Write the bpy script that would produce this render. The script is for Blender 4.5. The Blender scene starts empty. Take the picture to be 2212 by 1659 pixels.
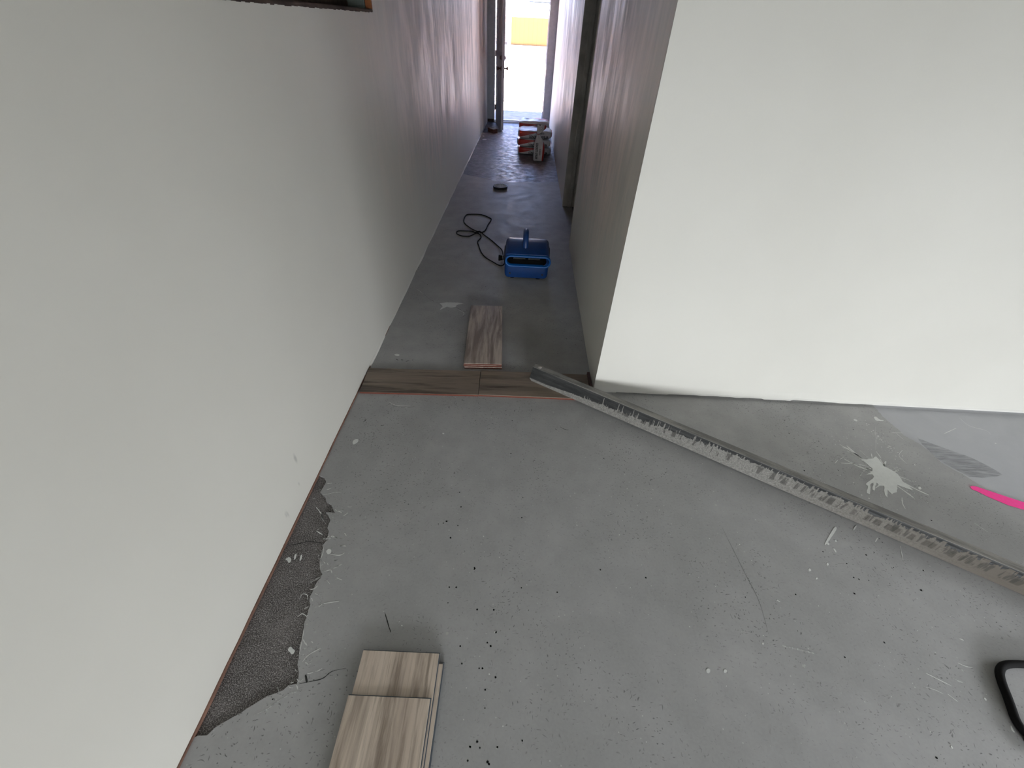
import bpy, bmesh, math, random
from mathutils import Vector, Matrix, noise

# ------------------------------------------------------------------ camera, sky, sun, window light, exposure
S = bpy.context.scene
COL = S.collection
CAM_R = (0.99856635, 0.03804054, 0.03765845)
CAM_U = (-0.05334338, 0.64882725, 0.75906369)
CAM_F = (-0.00444137, 0.75998429, -0.64992627)
cd = bpy.data.cameras.new('camera')
cd.sensor_fit = 'HORIZONTAL'; cd.sensor_width = 36.0; cd.lens = 14.752; cd.clip_start = 0.02; cd.clip_end = 300
cam = bpy.data.objects.new('camera', cd); COL.objects.link(cam)
m = Matrix.Identity(4)
for i in range(3):
    m[i][0] = CAM_R[i]; m[i][1] = CAM_U[i]; m[i][2] = -CAM_F[i]
m[2][3] = 1.42
cam.matrix_world = m
S.camera = cam

w = bpy.data.worlds.new('world'); S.world = w; w.use_nodes = True
nt = w.node_tree; nt.nodes.clear()
out = nt.nodes.new('ShaderNodeOutputWorld'); bg = nt.nodes.new('ShaderNodeBackground')
tc = nt.nodes.new('ShaderNodeTexCoord'); sx = nt.nodes.new('ShaderNodeSeparateXYZ'); cr = nt.nodes.new('ShaderNodeValToRGB')
nt.links.new(tc.outputs['Generated'], sx.inputs[0]); nt.links.new(sx.outputs['Z'], cr.inputs[0])
cr.color_ramp.elements[0].position = 0.0; cr.color_ramp.elements[0].color = (0.62, 0.74, 1.0, 1)
cr.color_ramp.elements[1].position = 0.7; cr.color_ramp.elements[1].color = (0.20, 0.36, 1.0, 1)
nt.links.new(cr.outputs[0], bg.inputs[0]); bg.inputs[1].default_value = 7.2
nt.links.new(bg.outputs[0], out.inputs[0])

def lamp(name, kind, loc, rot, energy, color, **kw):
    l = bpy.data.lights.new(name, kind); l.energy = energy; l.color = color
    for k, v in kw.items(): setattr(l, k, v)
    o = bpy.data.objects.new(name, l); COL.objects.link(o); o.location = loc; o.rotation_euler = rot
    return o
R = math.radians
# sun from behind our building (travels towards +Y and down)
lamp('sun', 'SUN', (0, -20, 30), (R(14), 0, R(5)), 150.0, (1.0, 0.90, 0.79), angle=R(0.6))
# lamps standing in for daylight at the panelled-over patio opening behind the camera: sky part (cool, falls) and yard part (greenish, rises)
GX0, GX1, GY = 0.2, 3.2, -4.6
lamp('window_sky_light', 'AREA', ((GX0+GX1)/2, GY+0.06, 0.78), (R(56), 0, 0), 190, (0.90, 0.94, 1.0), shape='RECTANGLE', size=GX1-GX0, size_y=1.4, spread=R(100))
lamp('window_yard_light', 'AREA', ((GX0+GX1)/2, GY+0.07, 1.0), (R(105), 0, 0), 3, (1.0, 0.96, 0.74), shape='RECTANGLE', size=GX1-GX0, size_y=1.8)
SY0, SY1 = -2.2, 0.8
lamp('side_window_light', 'AREA', (4.22, (SY0+SY1)/2, 0.75), (R(64), 0, R(90)), 40, (0.92, 0.95, 1.0), shape='RECTANGLE', size=SY1-SY0, size_y=1.2, spread=R(100))
pl = lamp('doorway_portal', 'AREA', (-0.17, 9.5, 1.03), (R(-90), 0, 0), 1, (1, 1, 1), shape='RECTANGLE', size=0.95, size_y=2.1)
pl.data.cycles.is_portal = True
S.view_settings.view_transform = 'Standard'; S.view_settings.look = 'None'
S.view_settings.gamma = 1; S.view_settings.use_curve_mapping = False
S.view_settings.exposure = 0.22

# ------------------------------------------------------------------ node helpers
class Mat:
    def __init__(s, name, rough=0.6, spec=0.5, metal=0.0, color=(0.5, 0.5, 0.5)):
        s.m = bpy.data.materials.new(name); s.m.use_nodes = True
        s.n = s.m.node_tree.nodes; s.l = s.m.node_tree.links
        s.b = s.n['Principled BSDF']
        s.b.inputs['Base Color'].default_value = (*color, 1); s.b.inputs['Roughness'].default_value = rough
        s.b.inputs['Specular IOR Level'].default_value = spec; s.b.inputs['Metallic'].default_value = metal
        s._tc = None
    def co(s, kind='Object'):
        if s._tc is None: s._tc = s.n.new('ShaderNodeTexCoord')
        return s._tc.outputs[kind]
    def mapping(s, scale=(1, 1, 1), rot=(0, 0, 0), loc=(0, 0, 0), src=None):
        q = s.n.new('ShaderNodeMapping'); s.l.new(src or s.co(), q.inputs[0])
        q.inputs['Scale'].default_value = scale; q.inputs['Rotation'].default_value = rot; q.inputs['Location'].default_value = loc
        return q.outputs[0]
    def put(s, x, sock):
        if hasattr(x, 'is_output') or isinstance(x, bpy.types.NodeSocket): s.l.new(x, sock)
        elif isinstance(x, (tuple, list)):
            sock.default_value = (*x, 1) if len(x) == 3 and len(sock.default_value) == 4 else x
        else: sock.default_value = x
    def noise(s, vec, scale=5, detail=3, rough=0.5, dist=0.0, color=False):
        q = s.n.new('ShaderNodeTexNoise'); s.l.new(vec, q.inputs['Vector'])
        q.inputs['Scale'].default_value = scale; q.inputs['Detail'].default_value = detail
        q.inputs['Roughness'].default_value = rough; q.inputs['Distortion'].default_value = dist
        return q.outputs['Color' if color else 'Fac']
    def voro(s, vec, scale=5, rnd=1.0):
        q = s.n.new('ShaderNodeTexVoronoi'); s.l.new(vec, q.inputs['Vector']); q.inputs['Scale'].default_value = scale
        q.inputs['Randomness'].default_value = rnd
        return q.outputs['Distance'], q.outputs['Color']
    def math(s, op, a, b=0.0, clamp=False):
        q = s.n.new('ShaderNodeMath'); q.operation = op; q.use_clamp = clamp
        s.put(a, q.inputs[0]); s.put(b, q.inputs[1]); return q.outputs[0]
    def ramp(s, x, a, b, lo=0.0, hi=1.0):
        q = s.n.new('ShaderNodeMapRange'); q.clamp = True
        s.put(x, q.inputs[0]); s.put(a, q.inputs[1]); s.put(b, q.inputs[2]); s.put(lo, q.inputs[3]); s.put(hi, q.inputs[4])
        return q.outputs[0]
    def mix(s, f, a, b, mode='MIX'):
        q = s.n.new('ShaderNodeMix'); q.data_type = 'RGBA'; q.blend_type = mode
        s.put(f, q.inputs[0]); s.put(a, q.inputs[6]); s.put(b, q.inputs[7]); return q.outputs[2]
    def sep(s, v):
        q = s.n.new('ShaderNodeSeparateXYZ'); s.l.new(v, q.inputs[0]); return q.outputs
    def bump(s, h, strength=0.2, dist=0.01):
        q = s.n.new('ShaderNodeBump'); s.l.new(h, q.inputs['Height']); q.inputs['Strength'].default_value = strength
        q.inputs['Distance'].default_value = dist; s.l.new(q.outputs[0], s.b.inputs['Normal']); return q
    def set(s, **kw):
        for k, v in kw.items(): s.put(v, s.b.inputs[{'color': 'Base Color', 'rough': 'Roughness', 'alpha': 'Alpha', 'spec': 'Specular IOR Level'}[k]])
        return s.m

def plain(name, color, rough=0.6, spec=0.5, metal=0.0, var=0.12, scale=20):
    M = Mat(name, rough, spec, metal, color)
    n = M.noise(M.co(), scale, 4, 0.6)
    f = M.ramp(n, 0.25, 0.75, 0.0, 1.0)
    M.set(color=M.mix(f, tuple(c*(1-var) for c in color), tuple(min(1, c*(1+var)) for c in color)))
    return M.m

# ---- painted wallboard
def wall_mat(name, streaks):
    M = Mat(name, 0.55, 0.4, 0, (0.72, 0.72, 0.69))
    x, y, z = M.sep(M.co())[0:3]
    big = M.noise(M.co(), 1.3, 3, 0.5)
    col = M.mix(M.ramp(big, 0.35, 0.7), (0.645, 0.63, 0.57), (0.685, 0.67, 0.61))
    fine = M.noise(M.co(), 260, 2, 0.5)
    if streaks:
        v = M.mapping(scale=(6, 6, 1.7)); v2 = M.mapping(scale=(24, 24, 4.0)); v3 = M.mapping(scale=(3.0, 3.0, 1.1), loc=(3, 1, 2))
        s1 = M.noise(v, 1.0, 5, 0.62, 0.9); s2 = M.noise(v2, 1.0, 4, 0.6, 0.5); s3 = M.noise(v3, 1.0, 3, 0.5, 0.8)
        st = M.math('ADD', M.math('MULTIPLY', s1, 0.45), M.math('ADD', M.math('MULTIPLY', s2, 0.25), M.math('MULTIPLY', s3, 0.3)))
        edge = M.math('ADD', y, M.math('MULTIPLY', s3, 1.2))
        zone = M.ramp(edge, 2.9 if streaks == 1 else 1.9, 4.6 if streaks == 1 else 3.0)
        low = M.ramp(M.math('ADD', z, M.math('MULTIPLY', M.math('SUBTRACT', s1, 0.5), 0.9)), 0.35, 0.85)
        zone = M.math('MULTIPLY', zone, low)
        sheen_tone = M.mix(M.ramp(st, 0.42, 0.57), (0.38, 0.325, 0.305), (0.80, 0.64, 0.57))  # pinkish outdoor sheen painted into the streak colour, along with the patchy stain
        col = M.mix(M.math('MULTIPLY', zone, 0.75), col, sheen_tone)
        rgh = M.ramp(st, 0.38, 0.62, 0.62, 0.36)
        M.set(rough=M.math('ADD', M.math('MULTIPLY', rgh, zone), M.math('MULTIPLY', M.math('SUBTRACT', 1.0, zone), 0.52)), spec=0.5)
        h = M.math('ADD', M.math('MULTIPLY', M.math('MULTIPLY', st, zone), 1.0), M.math('MULTIPLY', fine, 0.03))
        M.bump(h, 0.25, 0.006)
        # scuffs low on the smooth part
        for cy, cz, r, ss in ((0.949, 0.20, 0.010, 3.2), (0.795, 0.075, 0.012, 2.4), (0.91, 0.10, 0.006, 2.0)):
            dy = M.math('SUBTRACT', y, cy); dz = M.math('DIVIDE', M.math('SUBTRACT', z, cz), ss)
            d = M.math('SQRT', M.math('ADD', M.math('POWER', dy, 2.0), M.math('POWER', dz, 2.0)))
            if streaks == 1:
                k = M.math('MULTIPLY', M.ramp(d, 0.0, r, 1.0, 0.0), M.ramp(M.noise(M.mapping(scale=(60, 60, 20)), 1.0), 0.4, 0.6))
                col = M.mix(M.math('MULTIPLY', k, 0.7), col, (0.25, 0.25, 0.23))
    else:
        M.bump(fine, 0.06, 0.002)
        low = M.ramp(M.math('ADD', z, M.math('MULTIPLY', M.noise(M.mapping(scale=(3, 3, 30)), 1.0, 4), 0.05)), 0.02, 0.065, 1.0, 0.0)
        col = M.mix(M.math('MULTIPLY', low, 0.45), col, (0.82, 0.80, 0.77))
    M.set(color=col)
    return M.m
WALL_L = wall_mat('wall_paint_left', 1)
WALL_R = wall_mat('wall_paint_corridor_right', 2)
WALL = wall_mat('wall_paint', 0)
CEIL = plain('bare_ceiling_board', (0.36, 0.35, 0.31), 0.8, 0.2)

# ---- concrete
def leveler():
    M = Mat('self_levelling_concrete', 0.5, 0.4)
    n1 = M.noise(M.co(), 1.6, 4, 0.55, 0.6); n2 = M.noise(M.co(), 9, 5, 0.6); n3 = M.noise(M.co(), 120, 2, 0.5)
    col = M.mix(M.ramp(n1, 0.32, 0.68), (0.30, 0.298, 0.29), (0.385, 0.382, 0.372))
    col = M.mix(M.ramp(n2, 0.35, 0.68, 0.0, 0.5), col, (0.26, 0.258, 0.252))
    col = M.mix(M.ramp(n3, 0.3, 0.8, 0.0, 0.22), col, (0.42, 0.42, 0.41))
    # hair-like dark scratches in patches
    wv = M.n.new('ShaderNodeVectorMath'); wv.operation = 'ADD'
    sc = M.n.new('ShaderNodeVectorMath'); sc.operation = 'SCALE'; sc.inputs[3].default_value = 0.05
    M.l.new(M.noise(M.co(), 16, 2, 0.5, 0, True), sc.inputs[0]); M.l.new(M.co(), wv.inputs[0]); M.l.new(sc.outputs[0], wv.inputs[1])
    patch = M.ramp(M.noise(M.co(), 2.6, 2), 0.45, 0.6)
    for sca, thr, gate, rot in (((40, 150, 0.01), 0.12, 0.50, 0.5), ((150, 42, 0.01), 0.12, 0.55, -0.3), ((48, 130, 0.01), 0.12, 0.6, 1.2), ((95, 95, 0.01), 0.15, 0.62, 0)):
        d, c = M.voro(M.mapping(scale=sca, rot=(0, 0, rot), src=wv.outputs[0]), 1.0)
        g = M.math('GREATER_THAN', M.sep(c)[0], gate)
        k = M.math('MULTIPLY', M.math('MULTIPLY', M.ramp(d, thr*0.6, thr*1.6, 1.0, 0.0), g), M.math('ADD', M.math('MULTIPLY', patch, 0.8), 0.3))
        col = M.mix(M.math('MULTIPLY', k, 0.75), col, (0.07, 0.07, 0.068))
    # pale specks and pin holes
    for scl, r, gate, cc, amt in ((24, 0.055, 0.80, (0.50, 0.50, 0.47), 0.8), (11, 0.050, 0.74, (0.42, 0.42, 0.39), 0.7), (70, 0.12, 0.90, (0.55, 0.55, 0.52), 0.7), (17, 0.045, 0.86, (0.01, 0.01, 0.01), 1.0)):
        d, c = M.voro(M.mapping(scale=(1, 1, 0.001), loc=(scl*0.37, scl*0.11, 0)), scl)
        g = M.math('GREATER_THAN', M.sep(c)[0], gate)
        k = M.math('MULTIPLY', M.ramp(d, r*0.7, r*1.2, 1.0, 0.0), g)
        col = M.mix(M.math('MULTIPLY', k, amt), col, cc)
    M.set(color=col, rough=M.ramp(n2, 0.3, 0.7, 0.46, 0.64), spec=0.35)
    M.bump(M.math('ADD', n1, M.math('MULTIPLY', n2, 0.25)), 0.12, 0.01)
    return M.m
def slab(name, c0, c1, speck=0.0, r0=0.3, r1=0.6, bump=0.2, scale=6, speckc=(0.3, 0.28, 0.27)):
    M = Mat(name, 0.5, 0.5)
    n1 = M.noise(M.co(), scale, 5, 0.6, 0.5); n2 = M.noise(M.co(), scale*4, 5, 0.7); n3 = M.noise(M.co(), 330, 3, 0.7)
    col = M.mix(M.ramp(n1, 0.3, 0.7), c0, c1)
    if speck:
        col = M.mix(M.math('MULTIPLY', M.ramp(n3, 0.50, 0.62), speck), col, speckc)
        col = M.mix(M.math('MULTIPLY', M.ramp(n3, 0.48, 0.36), speck*0.8), col, tuple(a*0.3 for a in c0))
    M.set(color=col, rough=M.ramp(n2, 0.35, 0.65, r0, r1))
    M.bump(M.math('ADD', n2, M.math('MULTIPLY', n1, 0.6)), bump, 0.012)
    return M.m
LEVEL = leveler()
DARKSLAB = slab('old_rough_slab', (0.055, 0.049, 0.046), (0.135, 0.123, 0.117), 0.9, 0.6, 0.9, 0.6, 7, (0.38, 0.36, 0.345))
RIGHTSLAB = slab('old_smooth_slab', (0.38, 0.385, 0.40), (0.43, 0.435, 0.45), 0.0, 0.35, 0.5, 0.05, 3)
HALLSLAB = slab('old_hall_slab', (0.040, 0.036, 0.038), (0.10, 0.092, 0.096), 0.0, 0.36, 0.66, 0.42, 3)
WHITEP = plain('dried_white_paint', (0.62, 0.63, 0.60), 0.5, 0.4, var=0.06, scale=60)
def film(name, col, lo, hi, scale=(60, 60, 60), rot=0, amt=1.0):
    M = Mat(name, 0.5, 0.4, 0, col)
    M.set(alpha=M.math('MULTIPLY', M.ramp(M.noise(M.mapping(scale=scale, rot=(0, 0, rot)), 1.0, 5, 0.65), lo, hi), amt))
    return M.m
THINP = film('thin_white_paint', (0.60, 0.61, 0.58), 0.35, 0.62, amt=0.75)
DARKM = plain('dark_scuff', (0.03, 0.03, 0.028), 0.7, 0.3)
PITM = plain('pin_hole', (0.006, 0.006, 0.006), 0.9, 0.1)
def pink():
    M = Mat('pink_marking_paint', 0.6, 0.3, 0, (0.95, 0.03, 0.25))
    M.set(color=M.mix(M.ramp(M.noise(M.co(), 90, 3), 0.3, 0.7), (1.0, 0.05, 0.30), (1.0, 0.07, 0.36)))
    return M.m
PINKM = pink()
OVERSPRAY = film('pink_overspray', (0.85, 0.12, 0.30), 0.45, 0.75, (240, 240, 240), 0, 0.45)
SMEARM = film('grey_trowel_smear', (0.12, 0.12, 0.12), 0.32, 0.75, (12, 110, 12), 0.75, 0.5)

# ---- others
def woodgrain(name, light, mid, dark, axis='x', band=0.5, streaks=()):
    M = Mat(name, 0.42, 0.45)
    info = M.n.new('ShaderNodeObjectInfo')
    off = M.n.new('ShaderNodeVectorMath'); off.operation = 'ADD'
    cmb = M.n.new('ShaderNodeCombineXYZ')
    for k in range(3): M.l.new(M.math('MULTIPLY', info.outputs['Random'], 7.0*(k+1)), cmb.inputs[k])
    M.l.new(M.co(), off.inputs[0]); M.l.new(cmb.outputs[0], off.inputs[1]); src = off.outputs[0]
    s = (2.0, 19, 5) if axis == 'x' else (19, 2.0, 5)
    s2 = (7, 130, 20) if axis == 'x' else (130, 7, 20)
    n1 = M.noise(M.mapping(scale=s, src=src), 1.0, 5, 0.62, 0.45); n2 = M.noise(M.mapping(scale=s2, src=src), 1.0, 4, 0.6, 0.3)
    n0 = M.noise(M.mapping(scale=(s[0]*0.5, s[1]*0.5, 1), src=src), 1.0, 2, 0.5, 0.6)
    col = M.mix(M.ramp(n0, 0.35, 0.65), light, mid)
    col = M.mix(M.ramp(n1, 0.53 if axis == 'y' else 0.49, 0.72 if axis == 'y' else 0.62), col, dark)
    col = M.mix(M.ramp(n2, 0.45, 0.7, 0.0, band), col, tuple(c*0.55 for c in mid))
    col = M.mix(M.ramp(n1, 0.42, 0.30, 0.0, 0.35), col, tuple(min(1, c*1.25) for c in light))
    ax = M.sep(M.co())[0 if axis == 'y' else 1]
    for c_, hw in streaks:
        wob = M.math('MULTIPLY', M.math('SUBTRACT', M.noise(M.mapping(scale=(3, 4, 1), src=src), 1.0, 3), 0.5), 0.05)
        d_ = M.math('ABSOLUTE', M.math('ADD', M.math('SUBTRACT', ax, c_), wob))
        k_ = M.math('MULTIPLY', M.ramp(d_, hw*0.3, hw*1.3, 1.0, 0.0), M.ramp(n2, 0.3, 0.62))
        col = M.mix(M.math('MULTIPLY', k_, 0.6), col, dark)
    M.set(color=col); M.bump(n2, 0.05, 0.002)
    return M.m
PLANK_Y = woodgrain('greige_oak_vinyl', (0.60, 0.51, 0.415), (0.45, 0.37, 0.30), (0.16, 0.12, 0.09), 'y', 0.6, ((0.0, 0.022), (0.052, 0.008), (0.085, 0.006)))
PLANK_X = woodgrain('brown_oak_laminate', (0.24, 0.19, 0.145), (0.16, 0.125, 0.095), (0.06, 0.045, 0.034), 'x', 0.4)
PLANK_S = woodgrain('grey_brown_oak_laminate', (0.52, 0.44, 0.37), (0.40, 0.33, 0.275), (0.20, 0.155, 0.13), 'x', 0.45)
CORE_RED = plain('red_fibre_core', (0.15, 0.05, 0.034), 0.8, 0.2)
CORE_WHITE = plain('pale_plank_edge', (0.55, 0.50, 0.44), 0.6)
CORE_GREY = plain('blue_grey_vinyl_core', (0.085, 0.10, 0.115), 0.5)
BLUE = plain('blue_moulded_plastic', (0.003, 0.036, 0.15), 0.42, 0.5, var=0.2, scale=9)
BLACK = plain('black_plastic', (0.008, 0.008, 0.009), 0.5)
RUBBER = plain('black_rubber', (0.004, 0.004, 0.004), 0.8, 0.15)
STEEL = plain('steel', (0.5, 0.5, 0.5), 0.3, 0.5, 1.0)
REDWOOD = plain('reddish_bottom_plate', (0.18, 0.10, 0.072), 0.7, 0.3, var=0.4, scale=14)
ORANGE = plain('orange_raw_timber', (0.30, 0.10, 0.03), 0.6, 0.3, var=0.3)
DARKWOOD = plain('dark_raw_timber', (0.05, 0.035, 0.03), 0.8, 0.2, var=0.6, scale=12)
GREENGREY = plain('grey_green_paint', (0.11, 0.13, 0.115), 0.5)
JAMB = plain('worn_grey_jamb_paint', (0.45, 0.43, 0.40), 0.5, var=0.3, scale=7)
DOORGREY = plain('bluish_grey_door_paint', (0.42, 0.43, 0.47), 0.45, 0.4)
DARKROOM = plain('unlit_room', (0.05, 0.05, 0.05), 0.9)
BRASS = plain('aged_bronze', (0.12, 0.07, 0.06), 0.35, 0.5, 0.8)
BRICK = plain('brick_red', (0.085, 0.035, 0.027), 0.85, 0.2, var=0.4, scale=40)
MORTAR = plain('old_mortar', (0.30, 0.29, 0.28), 0.9, 0.2, var=0.25, scale=30)
INK = plain('black_ink', (0.012, 0.012, 0.012), 0.6, 0.2)
def glass():
    M = Mat('dark_window_glass', 0.08, 0.5, 0, (0.02, 0.025, 0.02)); M.set(rough=M.ramp(M.noise(M.co(), 3), 0, 1, 0.04, 0.12)); return M.m
GLASS = glass()
SAND = plain('sandy_ground', (0.80, 0.60, 0.49), 0.95, 0.1, var=0.25, scale=1.2)
ROAD = plain('pale_asphalt', (0.46, 0.45, 0.44), 0.9, 0.1, var=0.12, scale=2)
PORCH = plain('porch_concrete', (0.17, 0.155, 0.17), 0.7, 0.3, var=0.4, scale=7)
def siding():
    M = Mat('yellow_board_siding', 0.7, 0.2)
    x = M.sep(M.co())[0]
    fr = M.math('FRACT', M.math('MULTIPLY', x, 5.0))
    M.set(color=M.mix(M.math('LESS_THAN', fr, 0.08), (0.105, 0.066, 0.026), (0.085, 0.05, 0.018))); return M.m
YELLOW = siding()
OUTWHITE = plain('white_outdoor_paint', (0.85, 0.85, 0.84), 0.7)
DARKGLASS = plain('dark_far_window', (0.03, 0.03, 0.035), 0.2)

# ------------------------------------------------------------------ mesh helpers
def new_obj(name, bm, mats, parent=None, smooth=False, loc=None, rot=None, bevel=0, segs=2):
    me = bpy.data.meshes.new(name); bm.normal_update(); bm.to_mesh(me); bm.free()
    for mm in (mats if isinstance(mats, (list, tuple)) else [mats]): me.materials.append(mm)
    if smooth:
        for p in me.polygons: p.use_smooth = True
    o = bpy.data.objects.new(name, me); COL.objects.link(o)
    if loc: o.location = loc
    if rot: o.rotation_euler = rot
    if parent: o.parent = parent
    if bevel:
        md = o.modifiers.new('bevel', 'BEVEL'); md.width = bevel; md.segments = segs; md.limit_method = 'ANGLE'; md.angle_limit = R(40)
    return o
def empty(name, loc=(0, 0, 0), rz=0):
    o = bpy.data.objects.new(name, None); COL.objects.link(o); o.location = loc; o.rotation_euler = (0, 0, rz); o.empty_display_size = 0.05
    return o
def tag(o, label=None, cat=None, group=None, kind=None):
    if label: o['label'] = label
    if cat: o['category'] = cat
    if group: o['group'] = group
    if kind: o['kind'] = kind
    return o
def struct(name, bm, mats, parent=None, **kw):
    o = new_obj(name, bm, mats, parent, **kw)
    if not parent: o['kind'] = 'structure'
    return o
def box(bm, x0, x1, y0, y1, z0, z1, mi=0):
    vs = [bm.verts.new((x, y, z)) for x in (x0, x1) for y in (y0, y1) for z in (z0, z1)]
    for q in ((0, 1, 3, 2), (4, 6, 7, 5), (0, 4, 5, 1), (2, 3, 7, 6), (0, 2, 6, 4), (1, 5, 7, 3)):
        f = bm.faces.new([vs[i] for i in q]); f.material_index = mi
    return vs
def BM(*boxes):
    bm = bmesh.new()
    for b in boxes: box(bm, *b)
    return bm
def area2(P): return sum(P[i][0]*P[(i+1) % len(P)][1]-P[(i+1) % len(P)][0]*P[i][1] for i in range(len(P)))
def slab_poly(bm, pts, z0, z1, mi=0, side=None):
    P = list(pts)
    if area2(P) < 0: P.reverse()
    t = [bm.verts.new((x, y, z1)) for x, y in P]
    f = bm.faces.new(t); f.material_index = mi
    if z0 < z1:
        b = [bm.verts.new((x, y, z0)) for x, y in P]
        for i in range(len(P)):
            j = (i+1) % len(P)
            g = bm.faces.new([b[i], b[j], t[j], t[i]]); g.material_index = mi if side is None else side
    return f
def prism_yz(bm, prof, x0, x1, mi=0):
    a = [bm.verts.new((x0, y, z)) for y, z in prof]; b = [bm.verts.new((x1, y, z)) for y, z in prof]
    n = len(prof)
    for i in range(n): bm.faces.new([a[i], a[(i+1) % n], b[(i+1) % n], b[i]]).material_index = mi
    bm.faces.new(a[::-1]).material_index = mi; bm.faces.new(b).material_index = mi
    bmesh.ops.recalc_face_normals(bm, faces=bm.faces[:])
def smooth_path(pts, k=4, closed=False):
    n = len(pts); P = [Vector(p) for p in pts]; o = []
    rng = range(n if closed else n-1)
    for i in rng:
        p0 = P[(i-1) % n] if (closed or i > 0) else P[0]; p1 = P[i]; p2 = P[(i+1) % n]; p3 = P[(i+2) % n] if (closed or i+2 < n) else P[-1]
        for t in range(k):
            s = t/k
            o.append(0.5*((2*p1)+(p2-p0)*s+(2*p0-5*p1+4*p2-p3)*s*s+(3*p1-p0-3*p2+p3)*s**3))
    if not closed: o.append(P[-1])
    return o
def tube(bm, pts, r, seg=10, closed=False, mi=0, flat=1.0):
    rings = []; n = len(pts); pv = None
    for i, p in enumerate(pts):
        a = pts[(i-1) % n] if (closed or i) else p; b = pts[(i+1) % n] if (closed or i < n-1) else p
        t = (b-a).normalized(); up = Vector((0, 0, 1)) if abs(t.z) < 0.9 else Vector((0, 1, 0))
        if pv is not None: up = pv
        s = t.cross(up).normalized(); u = s.cross(t).normalized(); pv = u
        rr = r[i] if isinstance(r, (list, tuple)) else r
        rings.append([bm.verts.new(p+s*rr*math.cos(2*math.pi*k/seg)+u*rr*flat*math.sin(2*math.pi*k/seg)) for k in range(seg)])
    for i in range(n if closed else n-1):
        A = rings[i]; B = rings[(i+1) % n]
        for k in range(seg):
            f = bm.faces.new([A[k], A[(k+1) % seg], B[(k+1) % seg], B[k]]); f.material_index = mi
    if not closed:
        bm.faces.new(rings[0][::-1]).material_index = mi; bm.faces.new(rings[-1]).material_index = mi
def cyl(bm, c, r, h, axis='z', seg=24, r2=None, mi=0):
    r2 = r if r2 is None else r2
    def P(a, rr, t):
        u, v = rr*math.cos(a), rr*math.sin(a)
        return {'z': (c[0]+u, c[1]+v, c[2]+t), 'y': (c[0]+u, c[1]+t, c[2]+v), 'x': (c[0]+t, c[1]+u, c[2]+v)}[axis]
    A = [bm.verts.new(P(2*math.pi*k/seg, r, 0)) for k in range(seg)]; B = [bm.verts.new(P(2*math.pi*k/seg, r2, h)) for k in range(seg)]
    for k in range(seg): bm.faces.new([A[k], A[(k+1) % seg], B[(k+1) % seg], B[k]]).material_index = mi
    bm.faces.new(A[::-1]).material_index = mi; bm.faces.new(B).material_index = mi
    bmesh.ops.recalc_face_normals(bm, faces=bm.faces[:])
def lathe(bm, prof, c, axis, seg=20):
    rings = []
    for r, t in prof:
        ring = []
        for k in range(seg):
            a = 2*math.pi*k/seg; u, v = r*math.cos(a), r*math.sin(a)
            ring.append(bm.verts.new({'x': (c[0]+t, c[1]+u, c[2]+v), 'z': (c[0]+u, c[1]+v, c[2]+t)}[axis]))
        rings.append(ring)
    for A, B in zip(rings, rings[1:]):
        for k in range(seg): bm.faces.new([A[k], A[(k+1) % seg], B[(k+1) % seg], B[k]])
    bm.faces.new(rings[0][::-1]); bm.faces.new(rings[-1])
    bmesh.ops.recalc_face_normals(bm, faces=bm.faces[:])
def letters(name, text, mat, parent, loc, rot, size, width=None, bold=0.0, shear=0.0):
    cu = bpy.data.curves.new(name, 'FONT'); cu.body = text; cu.size = size; cu.extrude = 0.0008; cu.offset = bold; cu.shear = shear; cu.align_x = 'LEFT'; cu.align_y = 'CENTER'
    t = bpy.data.objects.new('t', cu); COL.objects.link(t); bpy.context.view_layer.update()
    me = bpy.data.meshes.new_from_object(t.evaluated_get(bpy.context.evaluated_depsgraph_get()))
    bpy.data.objects.remove(t)
    w0 = max(v.co.x for v in me.vertices)-min(v.co.x for v in me.vertices)
    if width:
        for v in me.vertices: v.co.x *= width/w0
    me.materials.clear(); me.materials.append(mat)
    o = bpy.data.objects.new(name, me); COL.objects.link(o); o.parent = parent; o.location = loc; o.rotation_euler = rot
    return o

# ------------------------------------------------------------------ measured outlines on the floor (metres)
PATCH = [(-0.7794,0.1949),(-0.7641,0.2027),(-0.7409,0.2044),(-0.7301,0.2207),(-0.7155,0.231),(-0.6975,0.2432),(-0.6816,0.2522),(-0.6704,0.2628),(-0.655,0.2738),(-0.6426,0.283),(-0.6267,0.2942),(-0.6082,0.3004),(-0.5822,0.3195),(-0.5606,0.3249),(-0.5622,0.3389),(-0.5746,0.3648),(-0.5817,0.3879),(-0.5922,0.428),(-0.5996,0.466),(-0.6034,0.4924),(-0.6072,0.5197),(-0.6142,0.5429),(-0.6164,0.5669),(-0.6161,0.5918),(-0.6045,0.6285),(-0.6202,0.6488),(-0.6341,0.692),(-0.6439,0.7315),(-0.6308,0.756),(-0.652,0.7977),(-0.6523,0.8295),(-0.6814,0.8605),(-0.6464,0.8599),(-0.6605,0.877),(-0.6733,0.8945),(-0.6976,0.9078),(-0.7169,0.9331),(-0.7355,0.9474),(-0.7332,0.9671),(-0.7305,0.9954),(-0.7495,1.0188),(-0.7775,1.0294)]
RIGHT_EDGE = [(1.8569,1.5851),(1.8538,1.5618),(1.8718,1.4836),(1.8752,1.4382),(1.9131,1.3911),(1.9276,1.3358),(1.9355,1.2745),(1.9612,1.2375),(1.988,1.2092),(2.0106,1.162),(2.0526,1.1294),(2.0731,1.0831),(2.111,1.0569)]
HALL_EDGE = [(0.4293,5.466),(0.3147,5.4327),(0.1378,5.376),(0.0326,5.3941),(-0.1065,5.3516),(-0.2037,5.339),(-0.3024,5.3581),(-0.3723,5.3578),(-0.4473,5.4193),(-0.5377,5.4794),(-0.6269,5.5148),(-0.766,5.5949)]
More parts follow.
